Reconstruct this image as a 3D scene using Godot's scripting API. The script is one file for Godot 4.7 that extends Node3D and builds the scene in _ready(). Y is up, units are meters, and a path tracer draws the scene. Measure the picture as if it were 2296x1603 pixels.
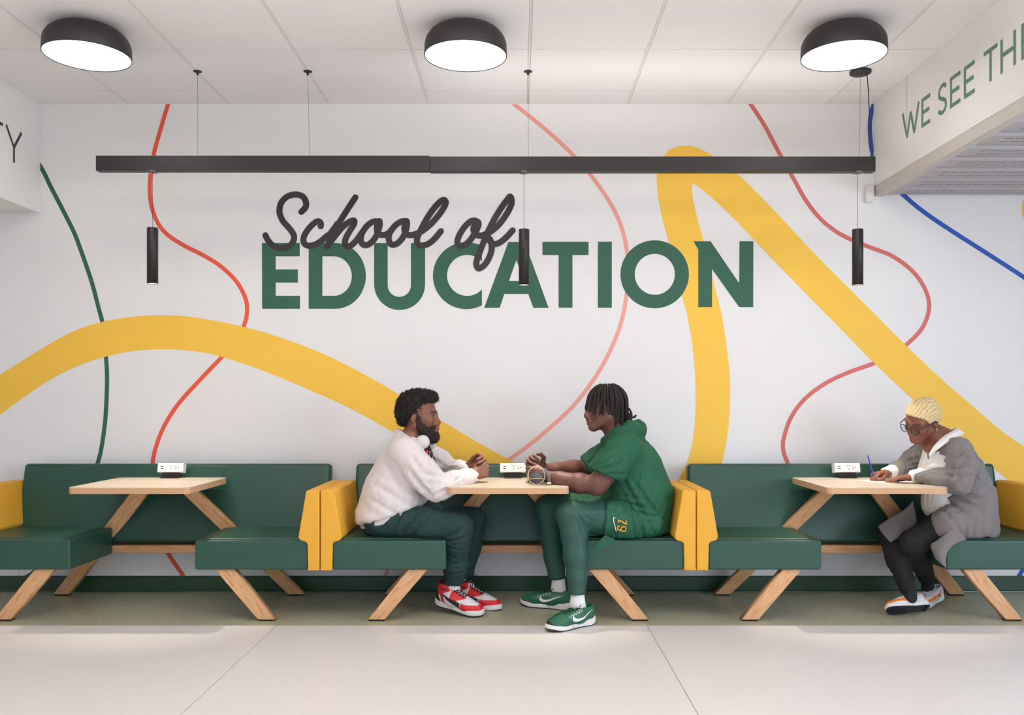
extends Node3D
# A school lounge: a mural wall, three booth tables along it, three people, lamps above.

const FOC := 1974.0
const VPX := 1162.0
const VPY := 898.0
const EYE := 1.17
const CAMZ := 5.39
const CEIL := 2.985
const PITCH := [-2.035, -0.053, 1.929]     # centres of the three booths along the wall

var M := {}
var lamp_light := 1.0

func _ready() -> void:
	# ---- camera, sky, exposure, large lights
	var cam := Camera3D.new()
	cam.name = "camera"
	cam.projection = Camera3D.PROJECTION_FRUSTUM
	cam.near = 0.1
	cam.far = 60.0
	cam.size = 0.1 * 1603.0 / FOC
	cam.frustum_offset = Vector2((1148.0 - VPX) / FOC, (VPY - 801.5) / FOC) * 0.1
	cam.position = Vector3(0, EYE, CAMZ)
	add_child(cam)
	cam.current = true
	var sky_mat := ProceduralSkyMaterial.new()
	sky_mat.sky_top_color = Color(0.55, 0.68, 0.9)
	sky_mat.sky_horizon_color = Color(0.82, 0.88, 0.95)
	sky_mat.ground_bottom_color = Color(0.5, 0.5, 0.5)
	sky_mat.ground_horizon_color = Color(0.75, 0.77, 0.8)
	sky_mat.sky_energy_multiplier = 1.6
	var env := Environment.new()
	env.background_mode = Environment.BG_SKY
	env.sky = Sky.new()
	env.sky.sky_material = sky_mat
	env.tonemap_mode = Environment.TONE_MAPPER_LINEAR
	env.tonemap_exposure = 0.96
	env.sdfgi_enabled = true
	env.ssao_enabled = true
	env.ssil_enabled = true
	var we := WorldEnvironment.new()
	we.name = "environment"
	we.environment = env
	add_child(we)
	# daylight through the tall windows on the right and behind, and the ceiling panels behind the viewer
	daylight("daylight_side", Vector3(4.88, 1.55, 4.6), Vector3(-1, 0, 0), Vector2(3.6, 1.6), DAY_SIDE, Color(0.91, 0.95, 1.0))
	daylight("daylight_behind", Vector3(2.3, 1.75, 9.45), Vector3(0, 0, -1), Vector2(2.8, 2.3), DAY_BACK, Color(1.0, 0.98, 0.95))
	materials()
	room()
	ceiling_lamps()
	track()
	for i in 3:
		booth(i)
	power_boxes()
	people()

const DAY_SIDE := 15.0
const DAY_BACK := 1.8
const TROFFER := 0.55
const DOME := 0.25
const SPOT := 1.5
const UPLIGHT := 0.31
const REAR := 10.3

func daylight(called: String, pos: Vector3, towards: Vector3, size: Vector2, energy: float, c: Color) -> void:
	var l := AreaLight3D.new()
	l.name = called
	l.area_size = size
	l.light_energy = energy
	l.light_color = c
	l.shadow_enabled = true
	l.area_range = 20.0
	l.area_attenuation = 2.0
	add_child(l)
	l.transform = Transform3D(Basis.looking_at(towards, Vector3.UP), pos)

# ---------------------------------------------------------------- helpers: nodes
func tag(o: Node, label: String, category: String, group := "", kind := "") -> void:
	o.set_meta("label", label)
	o.set_meta("category", category)
	if group != "":
		o.set_meta("group", group)
	if kind != "":
		o.set_meta("kind", kind)

func thing(called: String, at: Vector3, label: String, category: String, group := "", kind := "") -> Node3D:
	var o := Node3D.new()
	o.name = called
	o.position = at
	add_child(o, true)
	tag(o, label, category, group, kind)
	return o

# commits a SurfaceTool (or takes a mesh) as one named mesh; vertices are in the room's own coordinates unless local
func part(called: String, shape: Variant, m: Material, parent: Node3D, local := false) -> MeshInstance3D:
	var o := MeshInstance3D.new()
	o.name = called
	if shape is SurfaceTool:
		o.mesh = shape.commit()
	else:
		o.mesh = shape
	o.material_override = m
	o.cast_shadow = GeometryInstance3D.SHADOW_CASTING_SETTING_ON
	parent.add_child(o, true)
	if not local and parent != self:
		var off := Vector3.ZERO
		var q: Node = parent
		while q is Node3D and q != self:
			off += q.position
			q = q.get_parent()
		o.position = -off
	return o

func mt(c: Color, rough := 0.6, metal := 0.0) -> StandardMaterial3D:
	var m := StandardMaterial3D.new()
	m.albedo_color = c
	m.roughness = rough
	m.metallic = metal
	return m

func c8(r: float, g: float, b: float) -> Color:
	return Color(r / 255.0, g / 255.0, b / 255.0)

func glow(c: Color, e: float) -> StandardMaterial3D:
	var m := mt(Color(0.9, 0.9, 0.9), 0.5)
	m.emission_enabled = true
	m.emission = c
	m.emission_energy_multiplier = e
	return m

func noise_tex(freq: float, octaves: int, sd: int, colors: Array, stops: Array, size := 512, normal := false, bump := 4.0) -> NoiseTexture2D:
	var n := FastNoiseLite.new()
	n.noise_type = FastNoiseLite.TYPE_SIMPLEX_SMOOTH
	n.frequency = freq
	n.fractal_octaves = octaves
	n.seed = sd
	var t := NoiseTexture2D.new()
	t.width = size
	t.height = size
	t.seamless = true
	t.noise = n
	if normal:
		t.as_normal_map = true
		t.bump_strength = bump
	else:
		var g := Gradient.new()
		g.offsets = PackedFloat32Array(stops)
		g.colors = PackedColorArray(colors)
		t.color_ramp = g
	return t

func gray_map(freq: float, sd: int, a := 0.0, b := 1.0, oct := 3) -> NoiseTexture2D:
	return noise_tex(freq, oct, sd, [Color(a, a, a), Color(b, b, b)], [0.0, 1.0], 512)

func relief(m: StandardMaterial3D, tex: Texture2D, cm: float, scale: float) -> StandardMaterial3D:
	m.heightmap_enabled = true
	m.heightmap_texture = tex
	m.heightmap_scale = cm
	m.uv1_triplanar = true
	m.uv1_scale = Vector3.ONE * scale
	return m

func materials() -> void:
	M.wall = relief(mt(c8(236, 234, 232), 0.75), gray_map(0.05, 3), 0.02, 4.0)
	M.soffit = mt(c8(232, 230, 228), 0.7)
	M.trim_grey = mt(c8(196, 190, 184), 0.6)
	M.tile = relief(mt(c8(238, 236, 235), 0.9), gray_map(0.12, 5), 0.03, 3.0)
	M.grid = mt(c8(226, 223, 220), 0.6)
	M.base_green = mt(c8(34, 70, 44), 0.3)
	var gf := mt(Color.WHITE, 0.34)
	gf.albedo_texture = noise_tex(0.03, 4, 11, [c8(166, 166, 138), c8(174, 174, 146), c8(180, 180, 152)], [0.2, 0.5, 0.8])
	gf.uv1_triplanar = true
	gf.uv1_scale = Vector3.ONE * 1.3
	M.floor_green = gf
	var wf := mt(Color.WHITE, 0.42)
	wf.albedo_texture = noise_tex(0.35, 2, 12, [c8(196, 190, 184), c8(226, 221, 216), c8(230, 226, 222), c8(240, 237, 234)], [0.08, 0.2, 0.7, 0.95], 1024)
	wf.uv1_triplanar = true
	wf.uv1_scale = Vector3.ONE * 0.9
	M.floor_white = wf
	M.seam = mt(c8(150, 145, 140), 0.7)
	M.vinyl = relief(mt(c8(33, 75, 61), 0.38), gray_map(0.3, 21), 0.012, 9.0)
	M.piping = mt(c8(34, 72, 62), 0.5)
	M.mustard = relief(mt(c8(224, 166, 50), 0.65), gray_map(0.4, 22), 0.02, 12.0)
	M.wood = wood_mat(c8(218, 170, 122), c8(196, 142, 96), 31)
	M.wood_edge = wood_mat(c8(206, 160, 112), c8(184, 134, 90), 32)
	M.ply_dark = mt(c8(192, 148, 110), 0.6)
	M.ply_light = mt(c8(212, 172, 132), 0.6)
	var tt := mt(Color.WHITE, 0.4)
	tt.albedo_texture = noise_tex(0.02, 4, 33, [c8(186, 172, 150), c8(196, 183, 162), c8(190, 177, 155)], [0.25, 0.5, 0.8])
	tt.uv1_triplanar = true
	tt.uv1_scale = Vector3(0.7, 6.0, 6.0)
	M.top = tt
	M.black = mt(c8(24, 22, 21), 0.45)
	M.black_soft = mt(c8(36, 33, 32), 0.5)
	M.rubber = mt(c8(18, 18, 19), 0.7)
	M.steel = mt(c8(120, 118, 116), 0.35, 0.9)
	M.plastic_white = mt(c8(226, 224, 222), 0.4)
	M.slot = mt(c8(30, 30, 30), 0.6)
	M.metal_deck = mt(c8(176, 173, 176), 0.5, 0.15)
	M.deck_hole = mt(c8(70, 68, 70), 0.8)
	M.p_yellow = mt(c8(246, 197, 70), 0.6)
	M.p_green = mt(c8(40, 92, 70), 0.6)
	M.p_dkgreen = mt(c8(46, 96, 72), 0.6)
	M.p_black = mt(c8(46, 41, 40), 0.55)
	M.p_orange = mt(c8(228, 88, 60), 0.6)
	M.p_salmon = mt(c8(236, 162, 148), 0.6)
	M.p_rose = mt(c8(208, 108, 102), 0.6)
	M.p_blue = mt(c8(34, 84, 178), 0.6)
	M.p_sage = mt(c8(92, 128, 108), 0.6)

func wood_mat(a: Color, b: Color, sd: int) -> StandardMaterial3D:
	var m := mt(Color.WHITE, 0.5)
	m.albedo_texture = noise_tex(0.016, 4, sd, [b, a, a.lerp(b, 0.35), a.lightened(0.12)], [0.2, 0.45, 0.62, 0.85])
	m.uv1_scale = Vector3(9.0, 0.9, 1.0)
	return m

# ---------------------------------------------------------------- helpers: shapes
func st() -> SurfaceTool:
	var s := SurfaceTool.new()
	s.begin(Mesh.PRIMITIVE_TRIANGLES)
	return s

# a, b, c, d run counter-clockwise seen from outside
func quad(s: SurfaceTool, a: Vector3, b: Vector3, c: Vector3, d: Vector3) -> void:
	for v in [a, c, b, a, d, c]:
		s.add_vertex(v)

# a box whose edges are rounded with radius r
func rbox(s: SurfaceTool, xf: Transform3D, size: Vector3, r: float, n := 3) -> void:
	var h := size / 2.0
	r = minf(r, minf(h.x, minf(h.y, h.z)) * 0.999)
	var inner := h - Vector3.ONE * r
	var axes := [[0, 1, 2], [1, 2, 0], [2, 0, 1]]
	var ts := PackedFloat32Array()
	var sg := PackedFloat32Array()
	for i in n + 1:
		ts.append(tan(deg_to_rad(-45.0 + 45.0 * i / n)))
		sg.append(-1.0)
	for i in n + 1:
		ts.append(tan(deg_to_rad(45.0 * i / n)))
		sg.append(1.0)
	var nb := xf.basis.inverse().transposed()
	for ax in axes:
		for side in [-1.0, 1.0]:
			var pts := []
			for i in ts.size():
				for j in ts.size():
					var dir := Vector3.ZERO
					dir[ax[0]] = side
					dir[ax[1]] = ts[i]
					dir[ax[2]] = ts[j]
					dir = dir.normalized()
					var p := Vector3.ZERO
					p[ax[0]] = side * inner[ax[0]]
					p[ax[1]] = sg[i] * inner[ax[1]]
					p[ax[2]] = sg[j] * inner[ax[2]]
					p += dir * r
					pts.append([xf * p, (nb * dir).normalized(), Vector2(p[ax[1]], p[ax[2]])])
			var w := ts.size()
			for i in w - 1:
				for j in w - 1:
					var q := [pts[i * w + j], pts[(i + 1) * w + j], pts[(i + 1) * w + j + 1], pts[i * w + j + 1]]
					var order := [0, 2, 1, 0, 3, 2] if side > 0 else [0, 1, 2, 0, 2, 3]
					for k in order:
						s.set_normal(q[k][1])
						s.set_uv(q[k][2])
						s.add_vertex(q[k][0])

func bar(s: SurfaceTool, lo: Vector3, hi: Vector3, r := 0.002, n := 1) -> void:
	rbox(s, Transform3D(Basis(), (lo + hi) / 2.0), (hi - lo).abs(), r, n)

# extrudes a polygon (counter-clockwise in x, y) along z from z0 to z1, its edges rounded with radius r
func prism(s: SurfaceTool, poly: PackedVector2Array, z0: float, z1: float, r := 0.0, n := 3, xf := Transform3D(), uvrot := 0.0) -> void:
	if Geometry2D.is_polygon_clockwise(poly):
		poly.reverse()
	var cnt := poly.size()
	var outn := PackedVector2Array()       # mitred outward direction of each corner
	for i in cnt:
		var e0 := (poly[i] - poly[(i + cnt - 1) % cnt]).normalized()
		var e1 := (poly[(i + 1) % cnt] - poly[i]).normalized()
		var n0 := Vector2(e0.y, -e0.x)
		var n1 := Vector2(e1.y, -e1.x)
		var m := (n0 + n1)
		m = m / maxf(0.35, m.length_squared() / 2.0)
		outn.append(m)
	var rings := []
	if r <= 0.0:
		rings = [[0.0, z0], [0.0, z1]]
	else:
		for k in n + 1:
			var a := PI / 2.0 * k / n
			rings.append([r * (1.0 - sin(a)), z0 + r * (1.0 - cos(a))])
		for k in n + 1:
			var a := PI / 2.0 * k / n
			rings.append([r * (1.0 - cos(a)), z1 - r * (1.0 - sin(a))])
	var tri := Geometry2D.triangulate_polygon(poly)
	var put := func(q: Vector3) -> void:
		var u := Vector2(q.x, q.y).rotated(uvrot)
		s.set_uv(Vector2(u.x + q.z * 0.7, u.y))
		s.add_vertex(xf * q)
	s.set_smooth_group(-1)
	for cap in 2:
		var rg: Array = rings[0] if cap == 0 else rings[rings.size() - 1]
		for t in range(0, tri.size(), 3):
			var off: float = rg[0]
			var a := poly[tri[t]] - outn[tri[t]] * off
			var b := poly[tri[t + 1]] - outn[tri[t + 1]] * off
			var c := poly[tri[t + 2]] - outn[tri[t + 2]] * off
			var ccw := (b - a).cross(c - a) > 0
			var list := [a, c, b] if ccw == (cap == 1) else [a, b, c]
			for v in list:
				put.call(Vector3(v.x, v.y, rg[1]))
	if r > 0.0:
		s.set_smooth_group(1)
	for k in rings.size() - 1:
		for i in cnt:
			var j := (i + 1) % cnt
			var o0: float = rings[k][0]
			var o1: float = rings[k + 1][0]
			var a := poly[i] - outn[i] * o0
			var b := poly[j] - outn[j] * o0
			var c := poly[j] - outn[j] * o1
			var d := poly[i] - outn[i] * o1
			var q := [Vector3(a.x, a.y, rings[k][1]), Vector3(b.x, b.y, rings[k][1]), Vector3(c.x, c.y, rings[k + 1][1]), Vector3(d.x, d.y, rings[k + 1][1])]
			for v in [0, 2, 1, 0, 3, 2]:
				put.call(q[v])

func prism_part(called: String, poly: PackedVector2Array, z0: float, z1: float, r: float, m: Material, parent: Node3D, xf := Transform3D(), uvrot := 0.0, n := 3) -> MeshInstance3D:
	var s := st()
	prism(s, poly, z0, z1, r, n, xf, uvrot)
	s.generate_normals()
	return part(called, s, m, parent)

# a tube through points; radius may be a number or an array
func tube(s: SurfaceTool, pts: Array, rad: Variant, sides := 8, caps := true) -> void:
	var n := pts.size()
	var up := Vector3.UP
	var rings := []
	var prev_n := Vector3.ZERO
	for i in n:
		var t: Vector3 = (pts[mini(i + 1, n - 1)] - pts[maxi(i - 1, 0)]).normalized()
		if prev_n == Vector3.ZERO:
			up = Vector3.UP if absf(t.y) < 0.9 else Vector3.RIGHT
			prev_n = (up - t * up.dot(t)).normalized()
		else:
			prev_n = (prev_n - t * prev_n.dot(t)).normalized()
		var b := t.cross(prev_n)
		var r: float = rad[i] if rad is Array else rad
		var ring := []
		for k in sides:
			var a := TAU * k / sides
			var dir := prev_n * cos(a) + b * sin(a)
			ring.append([pts[i] + dir * r, dir])
		rings.append(ring)
	for i in n - 1:
		for k in sides:
			var k2 := (k + 1) % sides
			var q := [rings[i][k], rings[i][k2], rings[i + 1][k2], rings[i + 1][k]]
			for v in [0, 2, 1, 0, 3, 2]:
				s.set_normal(q[v][1])
				s.set_uv(Vector2(float(k) / sides, float(i)))
				s.add_vertex(q[v][0])
	if caps:
		for e in [0, n - 1]:
			var t: Vector3 = (pts[1] - pts[0]).normalized() * -1.0 if e == 0 else (pts[n - 1] - pts[n - 2]).normalized()
			for k in sides:
				var k2 := (k + 1) % sides
				var tri := [pts[e], rings[e][k2][0], rings[e][k][0]] if e != 0 else [pts[e], rings[e][k][0], rings[e][k2][0]]
				for v in tri:
					s.set_normal(t)
					s.set_uv(Vector2.ZERO)
					s.add_vertex(v)

# turns a profile of (radius, height) about the y axis
func lathe(s: SurfaceTool, prof: Array, sides: int, xf := Transform3D()) -> void:
	s.set_smooth_group(1)
	for i in prof.size() - 1:
		for k in sides:
			var a0 := TAU * k / sides
			var a1 := TAU * (k + 1) / sides
			var p: Vector2 = prof[i]
			var q: Vector2 = prof[i + 1]
			var v := [Vector3(cos(a0) * p.x, p.y, sin(a0) * p.x), Vector3(cos(a1) * p.x, p.y, sin(a1) * p.x), Vector3(cos(a1) * q.x, q.y, sin(a1) * q.x), Vector3(cos(a0) * q.x, q.y, sin(a0) * q.x)]
			if q.x > 0.0:
				for w in [0, 3, 2]:
					s.add_vertex(xf * v[w])
			if p.x > 0.0:
				for w in [0, 2, 1]:
					s.add_vertex(xf * v[w])

func lathe_part(called: String, prof: Array, sides: int, at: Vector3, m: Material, parent: Node3D) -> MeshInstance3D:
	var s := st()
	lathe(s, prof, sides, Transform3D(Basis(), at))
	s.generate_normals()
	return part(called, s, m, parent)

# a smooth curve through points
func spline(p: Array, per := 8, closed := false) -> PackedVector2Array:
	var o := PackedVector2Array()
	var n := p.size()
	var segs := n if closed else n - 1
	for i in segs:
		var a: Vector2 = p[(i - 1 + n) % n] if closed or i > 0 else p[0] * 2.0 - p[1]
		var b: Vector2 = p[i]
		var c: Vector2 = p[(i + 1) % n]
		var d: Vector2 = p[(i + 2) % n] if closed or i + 2 < n else c * 2.0 - b
		for k in per:
			o.append(b.cubic_interpolate(c, a, d, float(k) / per))
	if not closed:
		o.append(p[n - 1])
	return o

func spline3(p: Array, per := 6) -> Array:
	var o := []
	var n := p.size()
	for i in n - 1:
		var a: Vector3 = p[i - 1] if i > 0 else p[0] * 2.0 - p[1]
		var d: Vector3 = p[i + 2] if i + 2 < n else p[n - 1] * 2.0 - p[n - 2]
		for k in per:
			o.append(p[i].cubic_interpolate(p[i + 1], a, d, float(k) / per))
	o.append(p[n - 1])
	return o

func v2s(a: Array) -> Array:       # [x, y, x, y ...] to points
	var o := []
	for i in range(0, a.size(), 2):
		o.append(Vector2(a[i], a[i + 1]))
	return o

# the point of the plane z that the photograph shows at a pixel, and the same on the mural wall
func at(px: float, py: float, z: float) -> Vector3:
	var d := CAMZ - z
	return Vector3((px - VPX) * d / FOC, EYE - (py - VPY) * d / FOC, z)

func onwall(a: Array) -> Array:
	var o := []
	for p in a:
		var q := at(p.x, p.y, 0.0)
		o.append(Vector2(q.x, q.y))
	return o

# a painted stroke of constant width on the plane z = 0 (or on xf of it), with round or square ends; it rises slightly along its way so that crossings stay clean
func stroke(s: SurfaceTool, p: PackedVector2Array, w: float, z0: float, z1: float, round_ends := true, xf := Transform3D()) -> void:
	var n := p.size()
	var L := PackedVector3Array()
	var R := PackedVector3Array()
	for i in n:
		var t := (p[mini(i + 1, n - 1)] - p[maxi(i - 1, 0)]).normalized()
		var nn := Vector2(-t.y, t.x) * w / 2.0
		var z := lerpf(z0, z1, float(i) / (n - 1))
		L.append(Vector3(p[i].x + nn.x, p[i].y + nn.y, z))
		R.append(Vector3(p[i].x - nn.x, p[i].y - nn.y, z))
	var nrm := (xf.basis * Vector3(0, 0, 1)).normalized()
	s.set_normal(nrm)
	for i in n - 1:
		for v in [L[i], L[i + 1], R[i + 1], L[i], R[i + 1], R[i]]:
			s.set_normal(nrm)
			s.add_vertex(xf * v)
	if round_ends:
		for e in [0, n - 1]:
			var t := (p[1] - p[0]).normalized() * -1.0 if e == 0 else (p[n - 1] - p[n - 2]).normalized()
			var z := z0 if e == 0 else z1
			var a0 := t.angle() - PI / 2.0
			for k in 10:
				var u := Vector2.from_angle(a0 + PI * k / 10.0) * w / 2.0 + p[e]
				var v := Vector2.from_angle(a0 + PI * (k + 1) / 10.0) * w / 2.0 + p[e]
				for q in [Vector3(p[e].x, p[e].y, z), Vector3(v.x, v.y, z), Vector3(u.x, u.y, z)]:
					s.set_normal(nrm)
					s.add_vertex(xf * q)

func paint_line(called: String, px: Array, w: float, m: Material, parent: Node3D, z: float) -> void:
	var s := st()
	stroke(s, spline(onwall(v2s(px)), 10), w, z, z + 0.0002, false)
	part(called, s, m, parent)

func paint_shape(called: String, poly: PackedVector2Array, m: Material, parent: Node3D, z: float, xf := Transform3D()) -> MeshInstance3D:
	var s := st()
	var tri := Geometry2D.triangulate_polygon(poly)
	var nrm := (xf.basis * Vector3(0, 0, 1)).normalized()
	for t in range(0, tri.size(), 3):
		var a := poly[tri[t]]
		var b := poly[tri[t + 1]]
		var c := poly[tri[t + 2]]
		var l := [a, c, b] if (b - a).cross(c - a) > 0 else [a, b, c]
		for v in l:
			s.set_normal(nrm)
			s.add_vertex(xf * Vector3(v.x, v.y, z))
	return part(called, s, m, parent)

# a flat ring or arc band between two outlines of equal count
func paint_band(called: String, a: PackedVector2Array, b: PackedVector2Array, m: Material, parent: Node3D, z: float) -> MeshInstance3D:
	var s := st()
	for i in a.size() - 1:
		var l := [a[i], a[i + 1], b[i + 1], a[i], b[i + 1], b[i]]
		if (l[1] - l[0]).cross(l[2] - l[0]) > 0:
			l = [a[i], b[i + 1], a[i + 1], a[i], b[i], b[i + 1]]
		for v in l:
			s.set_normal(Vector3(0, 0, 1))
			s.add_vertex(Vector3(v.x, v.y, z))
	return part(called, s, m, parent)

func rounded_rect(x0: float, y0: float, x1: float, y1: float, r: float, n := 5) -> PackedVector2Array:
	var o := PackedVector2Array()
	for c in [[x1 - r, y0 + r, -90.0], [x1 - r, y1 - r, 0.0], [x0 + r, y1 - r, 90.0], [x0 + r, y0 + r, 180.0]]:
		for k in n + 1:
			o.append(Vector2(c[0], c[1]) + Vector2.from_angle(deg_to_rad(c[2] + 90.0 * k / n)) * r)
	return o

# a polygon with its corners rounded; radii one per corner
func fillet(p: Array, radii: Array, n := 4) -> PackedVector2Array:
	var o := PackedVector2Array()
	var c := p.size()
	for i in c:
		var a: Vector2 = (p[(i + c - 1) % c] - p[i]).normalized()
		var b: Vector2 = (p[(i + 1) % c] - p[i]).normalized()
		if radii[i] <= 0.0:
			o.append(p[i])
			continue
		var half := absf(a.angle_to(b)) / 2.0
		var d: float = radii[i] / tan(half)
		for k in n + 1:
			var t := float(k) / n
			var q0: Vector2 = p[i] + a * d
			var q1: Vector2 = p[i] + b * d
			o.append(q0.lerp(p[i], t).lerp(p[i].lerp(q1, t), t))
	return o

# ---------------------------------------------------------------- the room
func struct(called: String, label: String, category: String) -> Node3D:
	return thing(called, Vector3.ZERO, label, category, "", "structure")

func room() -> void:
	var s: SurfaceTool
	# floor: a green strip along the wall, then wide sheets of pale speckled vinyl
	var fl := struct("floor", "pale speckled sheet floor with a green strip along the mural wall", "floor")
	s = st()
	bar(s, Vector3(-5, -0.2, -0.2), Vector3(5.2, -0.004, 9.6), 0.0)
	part("subfloor", s, M.seam, fl)
	s = st()
	bar(s, Vector3(-5, -0.006, 0), Vector3(5.2, 0, 0.809), 0.0005)
	part("green_strip", s, M.floor_green, fl)
	var xs := [-5.0, -3.19, -1.2575, 0.6705, 2.6, 5.2]
	for i in 5:
		s = st()
		bar(s, Vector3(xs[i] + 0.0016, -0.006, 0.811), Vector3(xs[i + 1] - 0.0016, 0, 9.6), 0.0008)
		part("vinyl_sheet", s, M.floor_white, fl)
	# the mural wall
	var w := struct("wall_back", "white wall painted with looping yellow ribbons and large lettering", "wall")
	s = st()
	bar(s, Vector3(-5, -0.2, -0.2), Vector3(5.2, 3.2, 0), 0.0)
	part("plaster", s, M.wall, w)
	mural(w)
	var bb := struct("baseboard_back", "dark green vinyl baseboard along the mural wall", "baseboard")
	var prof := PackedVector2Array([Vector2(0, 0), Vector2(0.012, 0), Vector2(0.010, 0.006), Vector2(0.005, 0.014), Vector2(0.004, 0.094), Vector2(0.002, 0.098), Vector2(0, 0.098)])
	s = st()
	prism(s, prof, -5.0, 5.2, 0.0, 3, Transform3D(Basis(Vector3(0, 0, 1), Vector3(0, 1, 0), Vector3(-1, 0, 0)), Vector3.ZERO))
	s.generate_normals()
	part("skirting", s, M.base_green, bb)
	# other walls
	for d in [["wall_left", Vector3(-5.2, -0.2, -0.2), Vector3(-5, 3.2, 9.6), "plain white wall at the left end of the room"],
			["wall_front", Vector3(-5, -0.2, 9.6), Vector3(-2.6, 3.2, 9.8), "plain white wall opposite the mural, beside the windows"]]:
		var o := struct(d[0], d[3], "wall")
		s = st()
		bar(s, d[1], d[2], 0.0)
		part("plaster", s, M.wall, o)
		if d[0] == "wall_front":
			for b in [[Vector3(3.8, -0.2, 9.6), Vector3(5.2, 3.2, 9.8)], [Vector3(-2.6, -0.2, 9.6), Vector3(3.8, 0.5, 9.8)], [Vector3(-2.6, 2.95, 9.6), Vector3(3.8, 3.2, 9.8)]]:
				s = st()
				bar(s, b[0], b[1], 0.0)
				part("plaster", s, M.wall, o)
			for x in [-2.6, -0.5, 1.6, 3.75]:
				s = st()
				bar(s, Vector3(x, 0.5, 9.62), Vector3(x + 0.05, 2.95, 9.7), 0.003)
				part("mullion", s, M.black, o)
	var wr := struct("wall_right", "white wall with tall windows at the right end of the room", "wall")
	for b in [[Vector3(5.0, -0.2, -0.2), Vector3(5.2, 3.2, 2.6)], [Vector3(5.0, -0.2, 6.6), Vector3(5.2, 3.2, 9.8)], [Vector3(5.0, -0.2, 2.6), Vector3(5.2, 0.6, 6.6)], [Vector3(5.0, 2.4, 2.6), Vector3(5.2, 3.2, 6.6)]]:
		s = st()
		bar(s, b[0], b[1], 0.0)
		part("plaster", s, M.wall, wr)
	# bulkheads
	var bl := struct("wall_bulkhead_left", "white boxed bulkhead under the ceiling at left with black capital letters", "bulkhead")
	s = st()
	bar(s, Vector3(-5, 2.3175, 0), Vector3(-2.926, 3.0, 9.6), 0.003)
	part("box", s, M.soffit, bl)
	var br := struct("wall_bulkhead_right", "white boxed bulkhead at right with green capital letters and a perforated metal underside", "bulkhead")
	var pr := PackedVector2Array([Vector2(2.175, 2.479), Vector2(2.21, 2.4195), Vector2(2.235, 2.4195), Vector2(2.235, 3.0), Vector2(2.175, 3.0)])
	prism_part("fascia", PackedVector2Array([Vector2(2.175, 2.479), Vector2(2.235, 2.479), Vector2(2.235, 3.0), Vector2(2.175, 3.0)]), 0.0, 9.6, 0.0, M.soffit, br)
	prism_part("drip_edge", PackedVector2Array([Vector2(2.177, 2.4785), Vector2(2.182, 2.4195), Vector2(2.235, 2.4195), Vector2(2.235, 2.4785)]), 0.0, 9.6, 0.0, M.trim_grey, br)
	s = st()
	bar(s, Vector3(2.235, 2.5, 0), Vector3(5.0, 3.0, 9.6), 0.0)
	part("slab", s, M.soffit, br)
	deck(br)
	letters_right(br)
	letters_left(bl)
	# a fine joint in the fascia
	s = st()
	bar(s, Vector3(2.1735, 2.66, 0.462), Vector3(2.176, 2.985, 0.466), 0.0)
	part("joint", s, M.trim_grey, br)
	var jb := thing("junction_box", at(1948, 437, 0.0), "small white junction box on the wall below the end of the hanging track", "junction box")
	s = st()
	var ja := at(1938, 455, 0.0)
	var jc := at(1956, 420, 0.0)
	bar(s, Vector3(ja.x, ja.y, 0.0), Vector3(jc.x, jc.y, 0.03), 0.003, 2)
	part("cover", s, M.plastic_white, jb)
	ceiling()

# corrugated, perforated metal sheets: each rib a piece running along x
func deck(parent: Node3D) -> void:
	var z := 0.02
	var i := 0
	while z < 4.0:
		var p := [Vector2(z, 2.46), Vector2(z, 2.43), Vector2(z + 0.025, 2.43), Vector2(z + 0.035, 2.4195), Vector2(z + 0.165, 2.4195), Vector2(z + 0.175, 2.43), Vector2(z + 0.2, 2.43), Vector2(z + 0.2, 2.46)]
		var poly := PackedVector2Array(p)
		# (z, y) outline extruded along x
		prism_part("deck_rib", poly, 2.236, 5.0, 0.0, M.metal_deck, parent, Transform3D(Basis(Vector3(0, 0, 1), Vector3(0, 1, 0), Vector3(1, 0, 0)), Vector3.ZERO))
		if z < 2.4:
			var s := st()
			for row in [0.07, 0.125]:
				var x := 2.33 + 0.006 * (i % 3)
				while x < 4.2:
					var c := Vector3(x, 2.4192, z + row)
					var u := Vector3(0.02, 0, 0.004)
					var v := Vector3(-0.001, 0, 0.0035)
					quad(s, c - u - v, c + u - v, c + u + v, c - u + v)
					x += 0.052
			s.generate_normals()
			var o := part("perforation", s, M.deck_hole, parent)
			o.set_meta("kind", "stuff")
		z += 0.21
		i += 1

func cap(s: SurfaceTool, pts: Array, w: float, xf: Transform3D, k: int) -> void:
	stroke(s, spline(v2s(pts), 8) if pts.size() > 4 else PackedVector2Array(v2s(pts)), w, 0.001 + k * 0.0002, 0.00115 + k * 0.0002, false, xf)

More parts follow.
